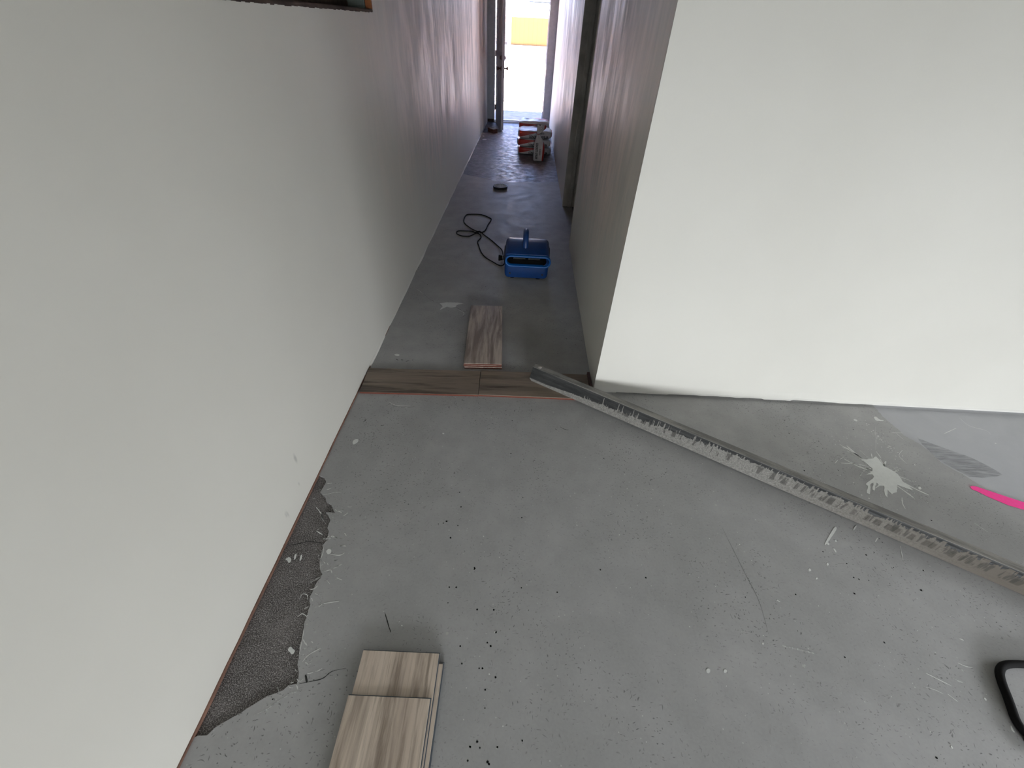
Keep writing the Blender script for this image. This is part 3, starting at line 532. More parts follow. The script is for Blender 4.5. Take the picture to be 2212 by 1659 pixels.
# torn gap between wallboard and jamb, upper part
bm = bmesh.new(); P = []
for i in range(14):
    z = 1.02+i*0.06; P.append((DY1+0.004+0.0, z, DY1+0.012+0.022*abs(noise.noise((z*6, 1, 1)))+(0.02 if 3 < i < 10 else 0)))
for a, b in zip(P, P[1:]):
    bm.faces.new([bm.verts.new((XR-0.0015, a[0], a[1])), bm.verts.new((XR-0.0015, b[0], b[1])), bm.verts.new((XR-0.0015, b[2], b[1])), bm.verts.new((XR-0.0015, a[2], a[1]))])
struct('trim_5', bm, PITM)
# side room beyond the doorway, back and side walls of the main room, ceiling
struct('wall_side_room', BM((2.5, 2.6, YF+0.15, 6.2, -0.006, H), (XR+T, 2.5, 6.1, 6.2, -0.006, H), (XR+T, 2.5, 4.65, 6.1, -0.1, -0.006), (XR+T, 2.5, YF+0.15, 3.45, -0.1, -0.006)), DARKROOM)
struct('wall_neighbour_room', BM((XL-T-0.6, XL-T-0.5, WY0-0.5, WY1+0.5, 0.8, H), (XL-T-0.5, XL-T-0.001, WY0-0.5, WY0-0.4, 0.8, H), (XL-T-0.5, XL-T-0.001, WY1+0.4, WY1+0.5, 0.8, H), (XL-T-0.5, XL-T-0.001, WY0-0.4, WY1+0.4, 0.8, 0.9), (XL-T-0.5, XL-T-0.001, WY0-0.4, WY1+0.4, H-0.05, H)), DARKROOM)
struct('wall_back', BM((XL-T, GX0, Y0-0.12, Y0, -0.006, H), (GX1, X1+0.1, Y0-0.12, Y0, -0.006, H), (GX0, GX1, Y0-0.12, Y0, 2.1, H)), WALL)
struct('opening_blocker', BM((GX0, GX1, Y0-0.12, Y0-0.11, -0.006, 2.1)), OUTWHITE)  # solid panel added to close the opening and keep sky light out
struct('window_2', BM((GX0, GX0+0.05, Y0-0.1, Y0-0.04, 0, 2.1), (GX1-0.05, GX1, Y0-0.1, Y0-0.04, 0, 2.1), (GX0+0.05, GX1-0.05, Y0-0.1, Y0-0.04, 2.05, 2.1), (GX0+0.05, GX1-0.05, Y0-0.1, Y0-0.04, 0, 0.04), ((GX0+GX1)/2-0.03, (GX0+GX1)/2+0.03, Y0-0.1, Y0-0.04, 0.04, 2.05)), OUTWHITE)
struct('wall_far_right', BM((X1, X1+0.1, Y0-0.12, SY0, -0.006, H), (X1, X1+0.1, SY1, YF+0.14, -0.006, H), (X1, X1+0.1, SY0, SY1, 2.1, H)), WALL)
struct('window_4', BM((X1+0.05, X1+0.09, SY0, SY1, -0.006, 2.1), (X1+0.0, X1+0.05, SY0, SY0+0.05, 0, 2.1), (X1+0.0, X1+0.05, SY1-0.05, SY1, 0, 2.1), (X1+0.0, X1+0.05, (SY0+SY1)/2-0.03, (SY0+SY1)/2+0.03, 0, 2.1)), OUTWHITE)
struct('ceiling', BM((XL-T, X1+0.1, Y0-1.9, YE+0.16, H, H+0.15), (XL-1.5, X1+0.1, YE+0.16, YE+1.05, H, H+0.15)), CEIL)  # unseen overhangs at both ends added to block sun and shade the porch

# outer door, hinged left, swung into the corridor
da = math.atan2(0.150, 0.85)
dr = BM((0, 0.045, -0.86, 0, 0.012, 2.03))
for z0, z1 in ((0.25, 0.85), (1.08, 1.85)):
    for y0, y1 in ((-0.76, -0.46), (-0.40, -0.10)):
        box(dr, -0.004, 0.0, y0, y1, z0, z1)
door = struct('door_1', dr, DOORGREY, loc=(OX0+0.022, YE-0.02, 0), rot=(0, 0, da), bevel=0.002)
for sgn, x in ((-1, -0.0005), (1, 0.0455)):
    b = bmesh.new(); lathe(b, [(r, sgn*t) for r, t in ((0.032, 0), (0.032, 0.006), (0.012, 0.012), (0.011, 0.034), (0.020, 0.042), (0.027, 0.054), (0.024, 0.066), (0.010, 0.071))], (x, -0.79, 0.872), 'x')
    tag(new_obj('door_knob', b, BRASS, door, smooth=True), 'aged bronze round knob')
    b = bmesh.new(); lathe(b, [(r, sgn*t) for r, t in ((0.030, 0), (0.030, 0.010), (0.020, 0.018), (0.018, 0.026))], (x, -0.79, 1.01), 'x')
    tag(new_obj('deadbolt', b, BRASS, door, smooth=True), 'bronze deadbolt rosette')
for z in (0.24, 1.03, 1.80):
    b = bmesh.new(); cyl(b, (-0.008, 0.004, z-0.045), 0.006, 0.09); box(b, -0.016, 0.02, 0.002, 0.005, z-0.04, z+0.04)
    tag(new_obj('hinge', b, BRASS, door), 'dark metal butt hinge')

# ------------------------------------------------------------------ outside
struct('ground', BM((-14, 14, 11.0, 60, -0.35, -0.05)), SAND)
struct('porch_slab', BM((-3, 3, YE+0.16, 11.05, -0.35, -0.03)), PORCH)
struct('road', BM((-14, 14, 13.2, 19.2, -0.06, -0.043)), ROAD)
bm = bmesh.new()
for i in range(500):
    x = random.uniform(-3, 2); y = random.choice([random.gauss(19.6, 0.35), random.gauss(12.6, 0.2)]); r = random.uniform(0.012, 0.04)
    bmesh.ops.create_icosphere(bm, subdivisions=1, radius=r, matrix=Matrix.Translation((x, y, -0.05+r*0.2)) @ Matrix.Diagonal((1, 1, 0.5, 1)))
tag(new_obj('roadside_gravel', bm, plain('brown_gravel', (0.10, 0.075, 0.06), 0.9)), 'brown gravel and leaf litter along the edges of the road outside', 'gravel', kind='stuff')
house = empty('house', (0, 25, -0.05)); tag(house, 'sunlit yellow house with white eave across the street, seen through the open door', 'house')
new_obj('foundation', BM((-9, 9, -0.1, 6, 0, 0.76)), OUTWHITE, house)
new_obj('yellow_wall', BM((-0.98, 9, 0.0, 6, 0.76, 1.75)), YELLOW, house)
new_obj('corner_board', BM((-1.14, -0.98, -0.05, 0.2, 0.76, 1.75)), OUTWHITE, house)
bm = bmesh.new()
for i in range(14): box(bm, -2.6, -1.15, 0.02, 0.4, 0.86+i*0.064, 0.86+i*0.064+0.05)
new_obj('brick_wall', bm, plain('pale_brick', (0.40, 0.30, 0.27), 0.9), house)
bm = bmesh.new(); prism_yz(bm, [(-0.45, 1.75), (-0.45, 2.02), (3.0, 2.9), (6.4, 2.0), (6.4, 1.75)], -9, 9)
new_obj('roof', bm, OUTWHITE, house)
new_obj('eave_board', BM((-9, 9, -0.50, -0.46, 1.74, 1.90)), OUTWHITE, house)
bm = BM((-0.25, 2.2, 0.3, 2.0, 2.30, 3.0)); dm = new_obj('dormer', bm, OUTWHITE, house)
new_obj('dormer_window', BM((-0.18, 2.1, 0.26, 0.3, 2.33, 2.9)), DARKGLASS, dm)

# ------------------------------------------------------------------ planks
def plank(name, L, W, Th, top, core, edge, loc, rz, label, group, cat='plank', axis='x', tongue=True):
    """a plank centred on its origin, wear layer and core with click tongue as parts"""
    hx, hy = (L/2, W/2) if axis == 'x' else (W/2, L/2)
    root = empty(name, loc, rz); tag(root, label, cat, group)
    new_obj('wear_layer', BM((-hx, hx, -hy, hy, Th*0.72, Th)), top, root, bevel=0.0006)
    k = 0.0026 if tongue else 0.0
    new_obj('core', BM((-hx, hx, -hy, hy, 0.0, Th*0.72), (-hx+0.0, hx+k, -hy+0.002, hy+k, Th*0.15, Th*0.5)), core, root)
    return root
G1 = 'brown laminate planks laid across the corridor mouth'
plank('floor_plank', 0.588, 0.188, 0.012, PLANK_X, CORE_RED, None, (-0.4725, 1.632, 0.0005), R(2.3), 'brown wood-look laminate plank laid crosswise against the left wall', G1, tongue=False)
plank('floor_plank', 0.566, 0.193, 0.012, PLANK_X, CORE_RED, None, (0.107, 1.654, 0.0005), R(1.1), 'brown wood-look laminate plank with the grey straightedge resting on its right half', G1, tongue=False)
tag(new_obj('wood_offcut', BM((-0.007, 0.007, -0.07, 0.07, 0, 0.02)), plain('dark_red_offcut', (0.09, 0.045, 0.035), 0.7), loc=(0.3975, 1.70, 0.0005), rot=(0, 0, R(1)), bevel=0.002), 'narrow dark reddish wood offcut between the laminate plank and the corridor wall corner', 'wood offcut')
G2 = 'stacked grey-brown plank samples in the corridor'
for i, (dx, dy, dr_, core) in enumerate(((0.002, -0.003, 0.3, CORE_RED), (-0.001, 0.001, -0.2, CORE_RED), (0, 0, 0, CORE_RED))):
    th = 0.0108
    plank('sample_plank', 0.612, 0.203, th, PLANK_S, core, None, (-0.188+dx, 2.082+dy, 0.0005+i*(th+0.0002)), R(92.8+dr_),
          'short grey-brown plank, %s of the corridor stack before the blue blower' % ('bottom', 'middle one', 'topmost one')[i], G2, tongue=False)
G3 = 'stacked greige vinyl planks in the foreground'
for i, (cx_, ye, lab) in enumerate(((-0.270, 0.392, 'bottom one of the foreground stack, edge showing at the right'), (-0.274, 0.388, 'second from bottom of the foreground stack, edge showing at the right'),
                                    (-0.2800, 0.411, 'under the topmost, its far end sticking out of the foreground stack'), (-0.2865, 0.301, 'topmost of the foreground stack, dark brown streaks down its middle'))):
    W_ = (0.226, 0.226, 0.221, 0.222)[i]; L_ = 1.20; th = 0.0064
    plank('vinyl_plank', L_, W_, th, PLANK_Y, CORE_GREY, None, (cx_, ye-L_/2, 0.0004+i*(th+0.0001)), R((0.4, 0.0, 0.6, 0.5)[i]),
          'greige vinyl plank, ' + lab, G3, axis='y')

# ------------------------------------------------------------------ concrete straightedge (screed)
def screed_mat():
    M = Mat('grout_crusted_aluminium', 0.55, 0.4)
    x, y, z = M.sep(M.co())[0:3]
    drip = M.noise(M.mapping(scale=(55, 1, 3)), 1.0, 3, 0.6, 0.2); n = M.noise(M.mapping(scale=(6, 30, 30)), 1.0, 5, 0.7)
    fine = M.noise(M.co(), 160, 4, 0.7); mid = M.noise(M.mapping(scale=(9, 9, 25)), 1.0, 4, 0.6)
    metal = M.mix(M.ramp(n, 0.35, 0.7), (0.022, 0.023, 0.023), (0.06, 0.06, 0.058))
    crust = M.mix(M.ramp(fine, 0.35, 0.7), (0.15, 0.145, 0.13), (0.30, 0.29, 0.265))
    crust = M.mix(M.ramp(x, 1.1, 1.9), crust, (0.115, 0.10, 0.082))
    spike = M.ramp(M.noise(M.mapping(scale=(105, 1, 3), loc=(5, 0, 0)), 1.0, 2, 0.5), 0.56, 0.63)
    spk = M.ramp(x, 0.22, 0.42, 0.0, 0.045)
    lvl = M.math('ADD', M.math('ADD', M.ramp(x, 0.10, 0.45, 0.017, 0.042), M.ramp(x, 0.45, 1.0, 0.0, 0.030)), M.math('ADD', M.math('MULTIPLY', M.math('SUBTRACT', drip, 0.5), M.ramp(x, 0.15, 0.5, 0.002, 0.05)), M.math('MULTIPLY', M.math('SUBTRACT', mid, 0.5), M.ramp(x, 0.15, 0.5, 0.0, 0.04))))
    lvl = M.math('MINIMUM', M.math('ADD', lvl, M.math('MULTIPLY', spike, spk)), 0.083)
    cell = M.math('MULTIPLY', M.ramp(M.noise(M.mapping(scale=(70, 1, 9), loc=(2, 0, 4)), 1.0, 3, 0.55), 0.52, 0.58), M.math('MULTIPLY', M.ramp(z, 0.026, 0.034), M.math('MULTIPLY', M.ramp(z, 0.074, 0.066), M.ramp(x, 0.25, 0.5))))
    crust = M.mix(M.math('MULTIPLY', cell, 0.7), crust, (0.05, 0.048, 0.042))
    face = M.ramp(M.math('SUBTRACT', z, lvl), -0.001, 0.002, 1.0, 0.0)
    top = M.ramp(z, 0.0872, 0.0885)
    tn = M.ramp(M.noise(M.mapping(scale=(5, 40, 5)), 1.0, 5, 0.6), 0.42, 0.6, 0.35, 1.0)
    blk = M.math('MULTIPLY', M.math('MULTIPLY', M.ramp(M.noise(M.mapping(scale=(48, 1, 7)), 1.0, 2, 0.4), 0.5, 0.55), M.ramp(x, 1.25, 1.5)), M.math('MULTIPLY', M.ramp(z, 0.024, 0.03), M.ramp(z, 0.062, 0.055)))
    crust = M.mix(M.math('MULTIPLY', blk, 0.55), crust, (0.04, 0.037, 0.03))
    f = M.math('MAXIMUM', M.math('MULTIPLY', face, M.ramp(fine, 0.2, 0.35, 0.75, 1.0)), M.math('MULTIPLY', top, M.math('MULTIPLY', tn, 0.8)))
    scol = M.mix(M.math('MULTIPLY', top, M.math('MULTIPLY', tn, 0.8)), M.mix(f, metal, crust), (0.27, 0.26, 0.235))
    M.set(color=scol, rough=M.ramp(f, 0, 1, 0.6, 0.85), spec=0.3)
    M.bump(M.math('ADD', M.math('MULTIPLY', f, 0.8), M.math('MULTIPLY', fine, 0.3)), 0.5, 0.003)
    return M.m
SCREED = screed_mat()
Ls = 2.44
ang = math.atan2(0.689-1.685, 1.785-0.079)
tilt = math.atan2(0.0125, 2.0)
sr = empty('concrete_straightedge', (0.0805, 1.686, 0.0128)); sr.rotation_euler = (0, tilt, ang)
tag(sr, 'long grey cement-crusted metal straightedge lying diagonally across the floor from the laminate plank', 'straightedge')
prof = [(0.0, 0.0), (-0.003, 0.002), (-0.003, 0.016), (0.001, 0.021), (0.001, 0.068), (0.004, 0.075), (0.004, 0.084), (0.007, 0.089), (0.038, 0.089), (0.043, 0.084), (0.043, 0.0)]
bm = bmesh.new(); rings = []
N = 60
for i in range(N+1):
    x = Ls*i/N
    sh = 0.0
    ring = []
    for (y, z) in prof:
        xx = x
        if i == 0: xx = 0.0+ (0.010 if z > 0.06 else 0) + (0.012 if z < 0.004 else 0)
        ring.append(bm.verts.new((xx, y, z)))
    rings.append(ring)
for A, B in zip(rings, rings[1:]):
    for k in range(len(prof)): bm.faces.new([A[k], A[(k+1) % len(prof)], B[(k+1) % len(prof)], B[k]])
bm.faces.new(rings[0]); bm.faces.new(rings[-1][::-1]); bmesh.ops.recalc_face_normals(bm, faces=bm.faces[:])
new_obj('bar', bm, SCREED, sr)
bm = bmesh.new(); cyl(bm, (0.042, 0.022, 0.0885), 0.0095, 0.0022, r2=0.0085); cyl(bm, (0.042, 0.022, 0.0907), 0.006, 0.0006)
tag(new_obj('rivet', bm, plain('pale_rivet', (0.42, 0.39, 0.36), 0.5), sr), 'pale round end-cap rivet')

# ------------------------------------------------------------------ blue blower
bl = empty('air_blower', (0.045, 2.837, 0.0)); tag(bl, 'blue plastic carpet-drying air blower with a top handle standing in the corridor', 'air blower')
prof = [(0.010, 0.016), (0.002, 0.045), (0.0, 0.080), (0.004, 0.196), (0.02, 0.202), (0.09, 0.218), (0.14, 0.226), (0.185, 0.232), (0.23, 0.224), (0.275, 0.195), (0.305, 0.15), (0.315, 0.10), (0.300, 0.045), (0.27, 0.016)]
bm = bmesh.new(); prism_yz(bm, prof, -0.158, 0.158)
side = [e for e in bm.edges if abs(e.verts[0].co.x-e.verts[1].co.x) < 1e-6]
bmesh.ops.bevel(bm, geom=side, offset=0.030, segments=6, profile=0.5, affect='EDGES')
body = new_obj('housing', bm, BLUE, bl, smooth=True)
def stadium(hw, hh, y, n=14):
    o = []
    for s, c in ((1, hw-hh), (-1, -(hw-hh))):
        for k in range(n+1):
            a = -math.pi/2+math.pi*k/n
            o.append((c+s*hh*math.cos(a), y, s*hh*math.sin(a)))
    return o
BRZ = RZ = 0.149
cut = bmesh.new(); A = [cut.verts.new((p[0], p[1], p[2]+RZ)) for p in stadium(0.143, 0.029, -0.05)]; B = [cut.verts.new((p[0], p[1], p[2]+RZ)) for p in stadium(0.138, 0.029, 0.13)]
for k in range(len(A)): cut.faces.new([A[k], A[(k+1) % len(A)], B[(k+1) % len(A)], B[k]])
cut.faces.new(A[::-1]); cut.faces.new(B); bmesh.ops.recalc_face_normals(cut, faces=cut.faces[:])
co_ = new_obj('cutter', cut, BLACK, bl)
md = body.modifiers.new('hole', 'BOOLEAN'); md.operation = 'DIFFERENCE'; md.object = co_; md.solver = 'EXACT'
bpy.context.view_layer.update()
me = bpy.data.meshes.new_from_object(body.evaluated_get(bpy.context.evaluated_depsgraph_get())); body.modifiers.clear(); body.data = me
bpy.data.objects.remove(co_)
me.materials.clear(); me.materials.append(BLUE); me.materials.append(BLACK)
for p in me.polygons:
    c = p.center; p.material_index = 1 if (0.006 < c.y < 0.14 and abs(c.x) < 0.146 and BRZ-0.031 < c.z < BRZ+0.031) else 0
    p.use_smooth = True
try: me.set_sharp_from_angle(angle=R(40))
except Exception: pass
bm = bmesh.new(); rr = []
for (dw, yy) in ((0.000, 0.012), (0.000, -0.014), (-0.003, -0.018), (-0.009, -0.018), (-0.013, -0.014), (-0.015, 0.01)):
    rr.append([bm.verts.new((p[0]+0.008, p[1], p[2]+RZ)) for p in stadium(0.163+dw, 0.043+dw, yy)])
for A, B in zip(rr, rr[1:]):
    for k in range(len(A)): bm.faces.new([A[k], A[(k+1) % len(A)], B[(k+1) % len(A)], B[k]])
bmesh.ops.recalc_face_normals(bm, faces=bm.faces[:])
tag(new_obj('outlet_lip', bm, plain('bright_blue_plastic', (0.003, 0.085, 0.30), 0.4), bl, smooth=True), 'raised oval air outlet rim')
bm = bmesh.new()
for k in range(14):
    a = 2*math.pi*k/14; c = (0.105+0.030*math.cos(a), RZ+0.030*math.sin(a))
    for x0, x1 in ((-0.095, -0.012), (0.012, 0.095)): box(bm, x0, x1, c[0]-0.002, c[0]+0.002, c[1]-0.001, c[1]+0.001)
for x in (-0.098, -0.012, 0.010, 0.095): cyl(bm, (x, 0.105, RZ), 0.033, 0.003, 'x', 20)
tag(new_obj('fan_wheel', bm, plain('dull_metal', (0.12, 0.12, 0.12), 0.4, 0.5, 0.8), bl), 'metal squirrel-cage fan wheel')
pts = smooth_path([(-0.014, 0.085, 0.196), (-0.014, 0.095, 0.245), (-0.014, 0.125, 0.280), (-0.014, 0.175, 0.290), (-0.014, 0.225, 0.276), (-0.014, 0.250, 0.240), (-0.014, 0.250, 0.205)], 5)
bm = bmesh.new(); tube(bm, pts, 0.020, 12); 
new_obj('handle', bm, BLUE, bl, smooth=True)
for sx_ in (-1, 1):
    bm = bmesh.new(); cyl(bm, (sx_*0.158-0.003, 0.16, 0.12), 0.075, 0.006, 'x', 28)
    for k in range(1, 5): tube(bm, [Vector((sx_*0.164, 0.16+k*0.016*math.cos(a*math.pi/12), 0.12+k*0.016*math.sin(a*math.pi/12))) for a in range(24)], 0.0018, 6, True)
    tag(new_obj('intake_grille', bm, BLACK, bl), 'round black intake grille')
    bm = bmesh.new(); cyl(bm, (sx_*0.094-0.005, 0.045, 0.0), 0.017, 0.022, r2=0.020); new_obj('rubber_foot', bm, RUBBER, bl)
    bm = bmesh.new(); cyl(bm, (sx_*0.094-0.005, 0.255, 0.0), 0.017, 0.022, r2=0.020); new_obj('rubber_foot', bm, RUBBER, bl)
    bm = bmesh.new(); cyl(bm, (sx_*0.118, -0.003, 0.050), 0.007, 0.008, 'y', 14); new_obj('screw', bm, BLACK, bl)
cp = [(x-0.045, y-2.837, 0.0045) for x, y in CORD]
cp[0] = (-0.150, 0.235, 0.05); cp.insert(1, (-0.175, 0.215, 0.012))
cp[-1] = (cp[-1][0], cp[-1][1], 0.02); cp.append((-0.185, 0.33, 0.045)); cp.append((-0.178, 0.27, 0.06))
q = smooth_path(cp, 5)
for i, p in enumerate(q):     # lift one strand where the loops cross
    for j in range(0, i-8):
        if (q[j].xy-p.xy).length < 0.016: p.z = max(p.z, 0.0135)
bm = bmesh.new(); tube(bm, q, 0.0045, 8)
cordo = new_obj('power_cord', bm, RUBBER, bl, smooth=True)
bm = bmesh.new(); cyl(bm, (-0.205, 0.255, 0.050), 0.020, 0.03, 'x', 16, r2=0.015); cyl(bm, (-0.215, 0.255, 0.050), 0.022, 0.010, 'x', 16)
tube(bm, [Vector((-0.190, 0.255, 0.05)), Vector((-0.178, 0.262, 0.056))], 0.007, 10)
tag(new_obj('plug', bm, RUBBER, cordo, smooth=False), 'black three-pin plug')
bm = bmesh.new(); tube(bm, smooth_path([(-0.182, 0.25+0.018*math.cos(a), 0.058+0.016*math.sin(a)) for a in [k*math.pi/4 for k in range(8)]], 3, True), 0.003, 6, True)
tag(new_obj('cord_clip', bm, STEEL, cordo, smooth=True), 'shiny metal cord clip')

# ------------------------------------------------------------------ bristle disc on the corridor floor
ds = empty('scrubbing_disc', (-0.274, 5.075, -0.0)); tag(ds, 'small round black disc with pale upright bristles lying on the corridor floor', 'brush disc')
bm = bmesh.new(); lathe(bm, [(0.072, 0.0), (0.080, 0.004), (0.083, 0.024), (0.081, 0.028), (0.074, 0.028), (0.072, 0.020), (0.02, 0.019)], (0, 0, 0), 'z', 40)
new_obj('rim', bm, BLACK, ds, smooth=False)
bm = bmesh.new()
for k in range(150):
    a = k*2.39996; r = 0.070*math.sqrt((k+0.5)/150); h = random.uniform(0.010, 0.016)
    cyl(bm, (r*math.cos(a), r*math.sin(a), 0.019), 0.0022, h, 'z', 5, r2=0.0016)
tag(new_obj('bristles', bm, plain('pale_bristle', (0.62, 0.62, 0.64), 0.4, 0.6), ds), 'pale translucent bristle tufts')['kind'] = 'stuff'

# ------------------------------------------------------------------ brick by the door
bx0, bx1, bx2 = [Vector((*p, 0)) for p in BRICK_PTS]
long_d = (bx0-bx1).normalized(); ba = math.atan2(long_d.y, long_d.x)
br = empty('broken_brick', (bx1.x, bx1.y, -0.004), ba); tag(br, 'single old red brick with mortar crust on top, on the floor beside the open door', 'brick')
bm = bmesh.new(); box(bm, 0, 0.185, -0.085, 0, 0, 0.058); bmesh.ops.subdivide_edges(bm, edges=bm.edges[:], cuts=4, use_grid_fill=True)
for v in bm.verts:
    v.co += 0.0035*noise.noise_vector(v.co*38); v.co.z = max(0, v.co.z)
new_obj('brick_body', bm, BRICK, br)
bm = bmesh.new(); g = []
for i in range(10):
    for j in range(6):
        g.append(bm.verts.new((0.012+i*0.0185+random.uniform(-.004, .004), -0.080+j*0.015+random.uniform(-.003, .003), 0.060+0.008*abs(noise.noise((i*0.6, j*0.7, 3))) if 0 < i < 9 and 0 < j < 5 else 0.057)))
for i in range(9):
    for j in range(5): bm.faces.new([g[i*6+j], g[(i+1)*6+j], g[(i+1)*6+j+1], g[i*6+j+1]])
tag(new_obj('mortar_crust', bm, MORTAR, br), 'grey mortar crust on the top face')

# ------------------------------------------------------------------ bags of leveller
def bag_mat(name, upright=False):
    M = Mat(name, 0.38, 0.5)
    c = M.co(); x, y, z = M.sep(c)[0:3]
    white = M.mix(M.ramp(M.noise(c, 14, 4), 0.3, 0.7), (0.50, 0.50, 0.50), (0.66, 0.66, 0.66))
    red = M.mix(M.ramp(M.noise(c, 20, 3), 0.3, 0.7), (0.28, 0.012, 0.009), (0.40, 0.022, 0.015))
    if upright:
        f = M.math('GREATER_THAN', M.math('ADD', x, M.math('MULTIPLY', M.noise(c, 9, 2), 0.01)), 0.058)
        col = M.mix(f, white, red)
    else:
        lo = M.math('MULTIPLY', M.math('ADD', x, 0.235), 0.235)        # rising lower edge of the red wedge
        a = M.math('GREATER_THAN', M.math('SUBTRACT', z, 0.016), lo)
        b = M.math('LESS_THAN', M.math('ADD', z, M.math('MULTIPLY', M.math('ADD', x, 0.2), 0.03)), 0.093)
        d = M.math('GREATER_THAN', x, -0.222)
        e = M.math('GREATER_THAN', x, 0.232)                           # printed end
        tp = M.math('MULTIPLY', M.math('GREATER_THAN', M.math('ADD', x, M.math('MULTIPLY', y, 1.2)), 0.12), M.math('GREATER_THAN', z, 0.106))
        f = M.math('MAXIMUM', M.math('MAXIMUM', M.math('MULTIPLY', M.math('MULTIPLY', a, b), d), M.math('MULTIPLY', e, M.math('LESS_THAN', z, 0.09))), tp)
        col = M.mix(f, white, red)
        col = M.mix(M.math('LESS_THAN', x, -0.240), col, (0.02, 0.02, 0.02))
    M.set(color=col); M.bump(M.noise(M.mapping(scale=(9, 14, 22)), 1.0, 4, 0.6, 0.6), 0.35, 0.01)
    return M.m
BAGM = bag_mat('printed_paper_bag'); BAGU = bag_mat('printed_paper_bag_upright', True)
def bag_mesh(L, D, Ht, seed, rumple=1.0):
    bm = bmesh.new(); bmesh.ops.create_cube(bm, size=2.0); bmesh.ops.subdivide_edges(bm, edges=bm.edges[:], cuts=14, use_grid_fill=True)
    for v in bm.verts:
        u, s, t = v.co
        p = 7.0; k = (abs(u)**p+abs(s)**p+abs(t)**p)**(-1/p)
        u, s, t = u*k, s*k, t*k
        pin = 1-0.22*max(0, (abs(u)-0.75)/0.25)**1.5
        x = u*L/2; y = s*D/2*(1-0.03*abs(u)**4); z = Ht/2+t*Ht/2*pin
        nv = noise.noise_vector(Vector((x*9+seed*7, y*9, z*14)))
        x += nv.x*0.006; y += nv.y*0.006
        if t > 0.3: z += (nv.z*0.014+0.010*abs(noise.noise((x*16+seed, y*7, 2)))-0.004)*rumple*(t-0.3)
        v.co = (x, y, max(0.0, z))
    return bm
def bag(loc, rz, label, group, seed, Ht=0.107, L=0.485, D=0.33, rumple=1.0, text=True):
    root = empty('cement_bag', loc, rz); tag(root, label, 'cement bag', group)
    new_obj('sack', bag_mesh(L, D, Ht, seed, rumple), BAGM, root, smooth=True)
    if text:
        letters('lettering', 'CONCRETE LEVELER', INK, root, (-0.085, -D/2-0.005, 0.026), (R(90), 0, 0), 0.042, 0.275, 0.0012)
        letters('brand_lettering', 'QUIKRETE', INK, root, (0.035, -D/2-0.005, 0.072), (R(90), 0, 0), 0.020, 0.085, 0.0004, 0.3)
        b = bmesh.new(); tube(b, [Vector((0.077+0.056*math.cos(a), -D/2-0.005, 0.073+0.015*math.sin(a))) for a in [k*math.pi/14 for k in range(28)]], 0.0012, 5, True)
        new_obj('logo_oval', b, INK, root)
    return root
G4 = 'sacks of concrete leveler stacked by the corridor door'
for i, (dx, dy) in enumerate(((0.006, 0.004), (-0.006, -0.004), (0.0, 0.0))):
    bag((0.108+dx, 6.955+dy, -0.004+i*0.102), R((0.5, -0.6, 0.8)[i]), ('bottom sack of the front stack of red and white concrete leveler sacks', 'middle sack of the front stack of red and white concrete leveler sacks', 'rumpled top sack of the front stack of red and white concrete leveler sacks')[i], G4, i+1, Ht=(0.0985, 0.0985, 0.106)[i], rumple=(0.3, 0.3, 1.6)[i])
for i, (dx, dy) in enumerate(((0.0, 0.0), (0.004, 0.003), (0.002, 0.0))):
    bag((0.093+dx, 7.33+dy, -0.004+i*0.1205), R((0.3, -0.5, 0.4)[i]), ('bottom sack of the rear stack of red and white sacks, nearest the open door', 'middle sack of the rear stack of red and white sacks, nearest the open door', 'crumpled top sack of the rear stack of red and white sacks, nearest the open door')[i], G4, i+7, Ht=(0.119, 0.119, 0.125)[i], L=0.45, rumple=(0.3, 0.3, 1.8)[i])
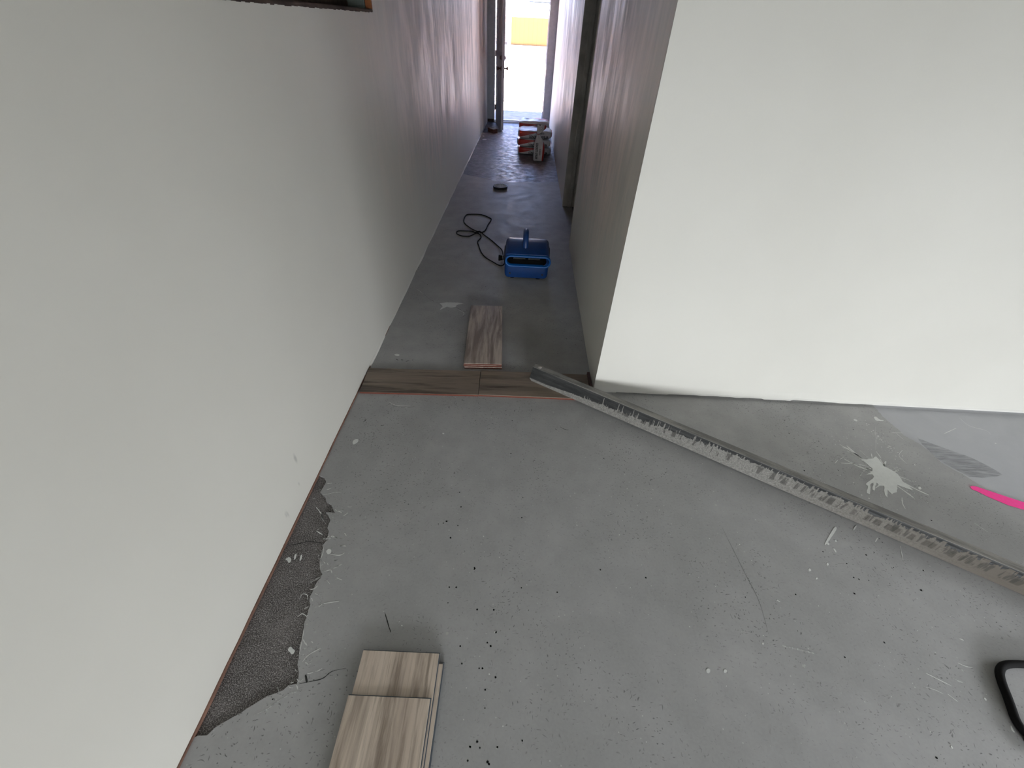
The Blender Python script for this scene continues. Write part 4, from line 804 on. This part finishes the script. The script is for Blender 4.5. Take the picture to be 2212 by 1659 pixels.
# half-used bag standing up with a twisted neck
ub = empty('tied_cement_bag', (0.172, 6.51, -0.004), R(-4)); tag(ub, 'half-empty upright leveler sack with a twisted neck, in front of the stacks', 'cement bag')
secs = [(0.0, 0.062, 0.055, 0, 0), (0.006, 0.070, 0.062, 0, 0), (0.06, 0.074, 0.066, 0.002, 0), (0.12, 0.076, 0.066, 0.004, 0), (0.17, 0.073, 0.062, 0.004, 0), (0.21, 0.062, 0.052, 0.000, 0.0), (0.25, 0.045, 0.038, -0.008, 0.004),
        (0.285, 0.027, 0.024, -0.016, 0.006), (0.31, 0.016, 0.015, -0.022, 0.008), (0.322, 0.014, 0.014, -0.022, 0.008), (0.340, 0.026, 0.018, -0.012, 0.008), (0.365, 0.042, 0.022, 0.004, 0.008), (0.395, 0.052, 0.026, 0.016, 0.006), (0.408, 0.050, 0.026, 0.018, 0.006)]
bm = bmesh.new(); rings = []; NS = 40
for (z, hx, hy, ox, oy) in secs:
    ring = []
    for k in range(NS):
        a = 2*math.pi*k/NS; ca, sa = math.cos(a), math.sin(a); p = 5.0 if z < 0.2 else 2.6
        rr_ = (abs(ca)**p+abs(sa)**p)**(-1/p)
        wr = 1+(0.22*math.sin(a*7+z*20)*max(0, min(1, (z-0.19)/0.1)))+(0.03*noise.noise((ca*2, sa*2, z*12)))
        zz = z+(0.016*math.sin(a*5) if z > 0.38 else 0)
        ring.append(bm.verts.new((ox+hx*rr_*ca*wr, oy+hy*rr_*sa*wr, zz)))
    rings.append(ring)
for A, B in zip(rings, rings[1:]):
    for k in range(NS): bm.faces.new([A[k], A[(k+1) % NS], B[(k+1) % NS], B[k]])
bm.faces.new(rings[0][::-1]); bmesh.ops.recalc_face_normals(bm, faces=bm.faces[:])
sk = new_obj('sack', bm, BAGU, ub, smooth=True); sd = sk.modifiers.new('thick', 'SOLIDIFY'); sd.thickness = 0.001
letters('lettering', 'CONCRETE LEVELER', INK, ub, (-0.028, -0.0685, 0.222), (R(90), R(90), 0), 0.042, 0.195, 0.0012)
letters('brand_lettering', 'QUIKRETE', INK, ub, (0.018, -0.0685, 0.155), (R(90), R(90), 0), 0.020, 0.080, 0.0004, 0.3)
bm = bmesh.new(); tube(bm, [Vector((-0.022+0.018*math.cos(a), 0.008+0.018*math.sin(a), 0.316)) for a in [k*math.pi/8 for k in range(16)]], 0.004, 6, True)
tag(new_obj('tie', bm, plain('red_tape', (0.30, 0.02, 0.02), 0.5), ub, smooth=True), 'red twisted tie round the neck')

# ------------------------------------------------------------------ black strap loop at the right edge
hp = smooth_path([(x, y, 0.0105) for x, y in HOSE[:-1]]+[(1.78, 0.22, 0.0105)], 6, True)
hz = []
bm = bmesh.new(); tube(bm, hp, 0.0105, 12, True)
tag(new_obj('rubber_strap', bm, RUBBER, smooth=True), 'thick black rubber strap loop lying on the floor at the right edge of the photo', 'strap')
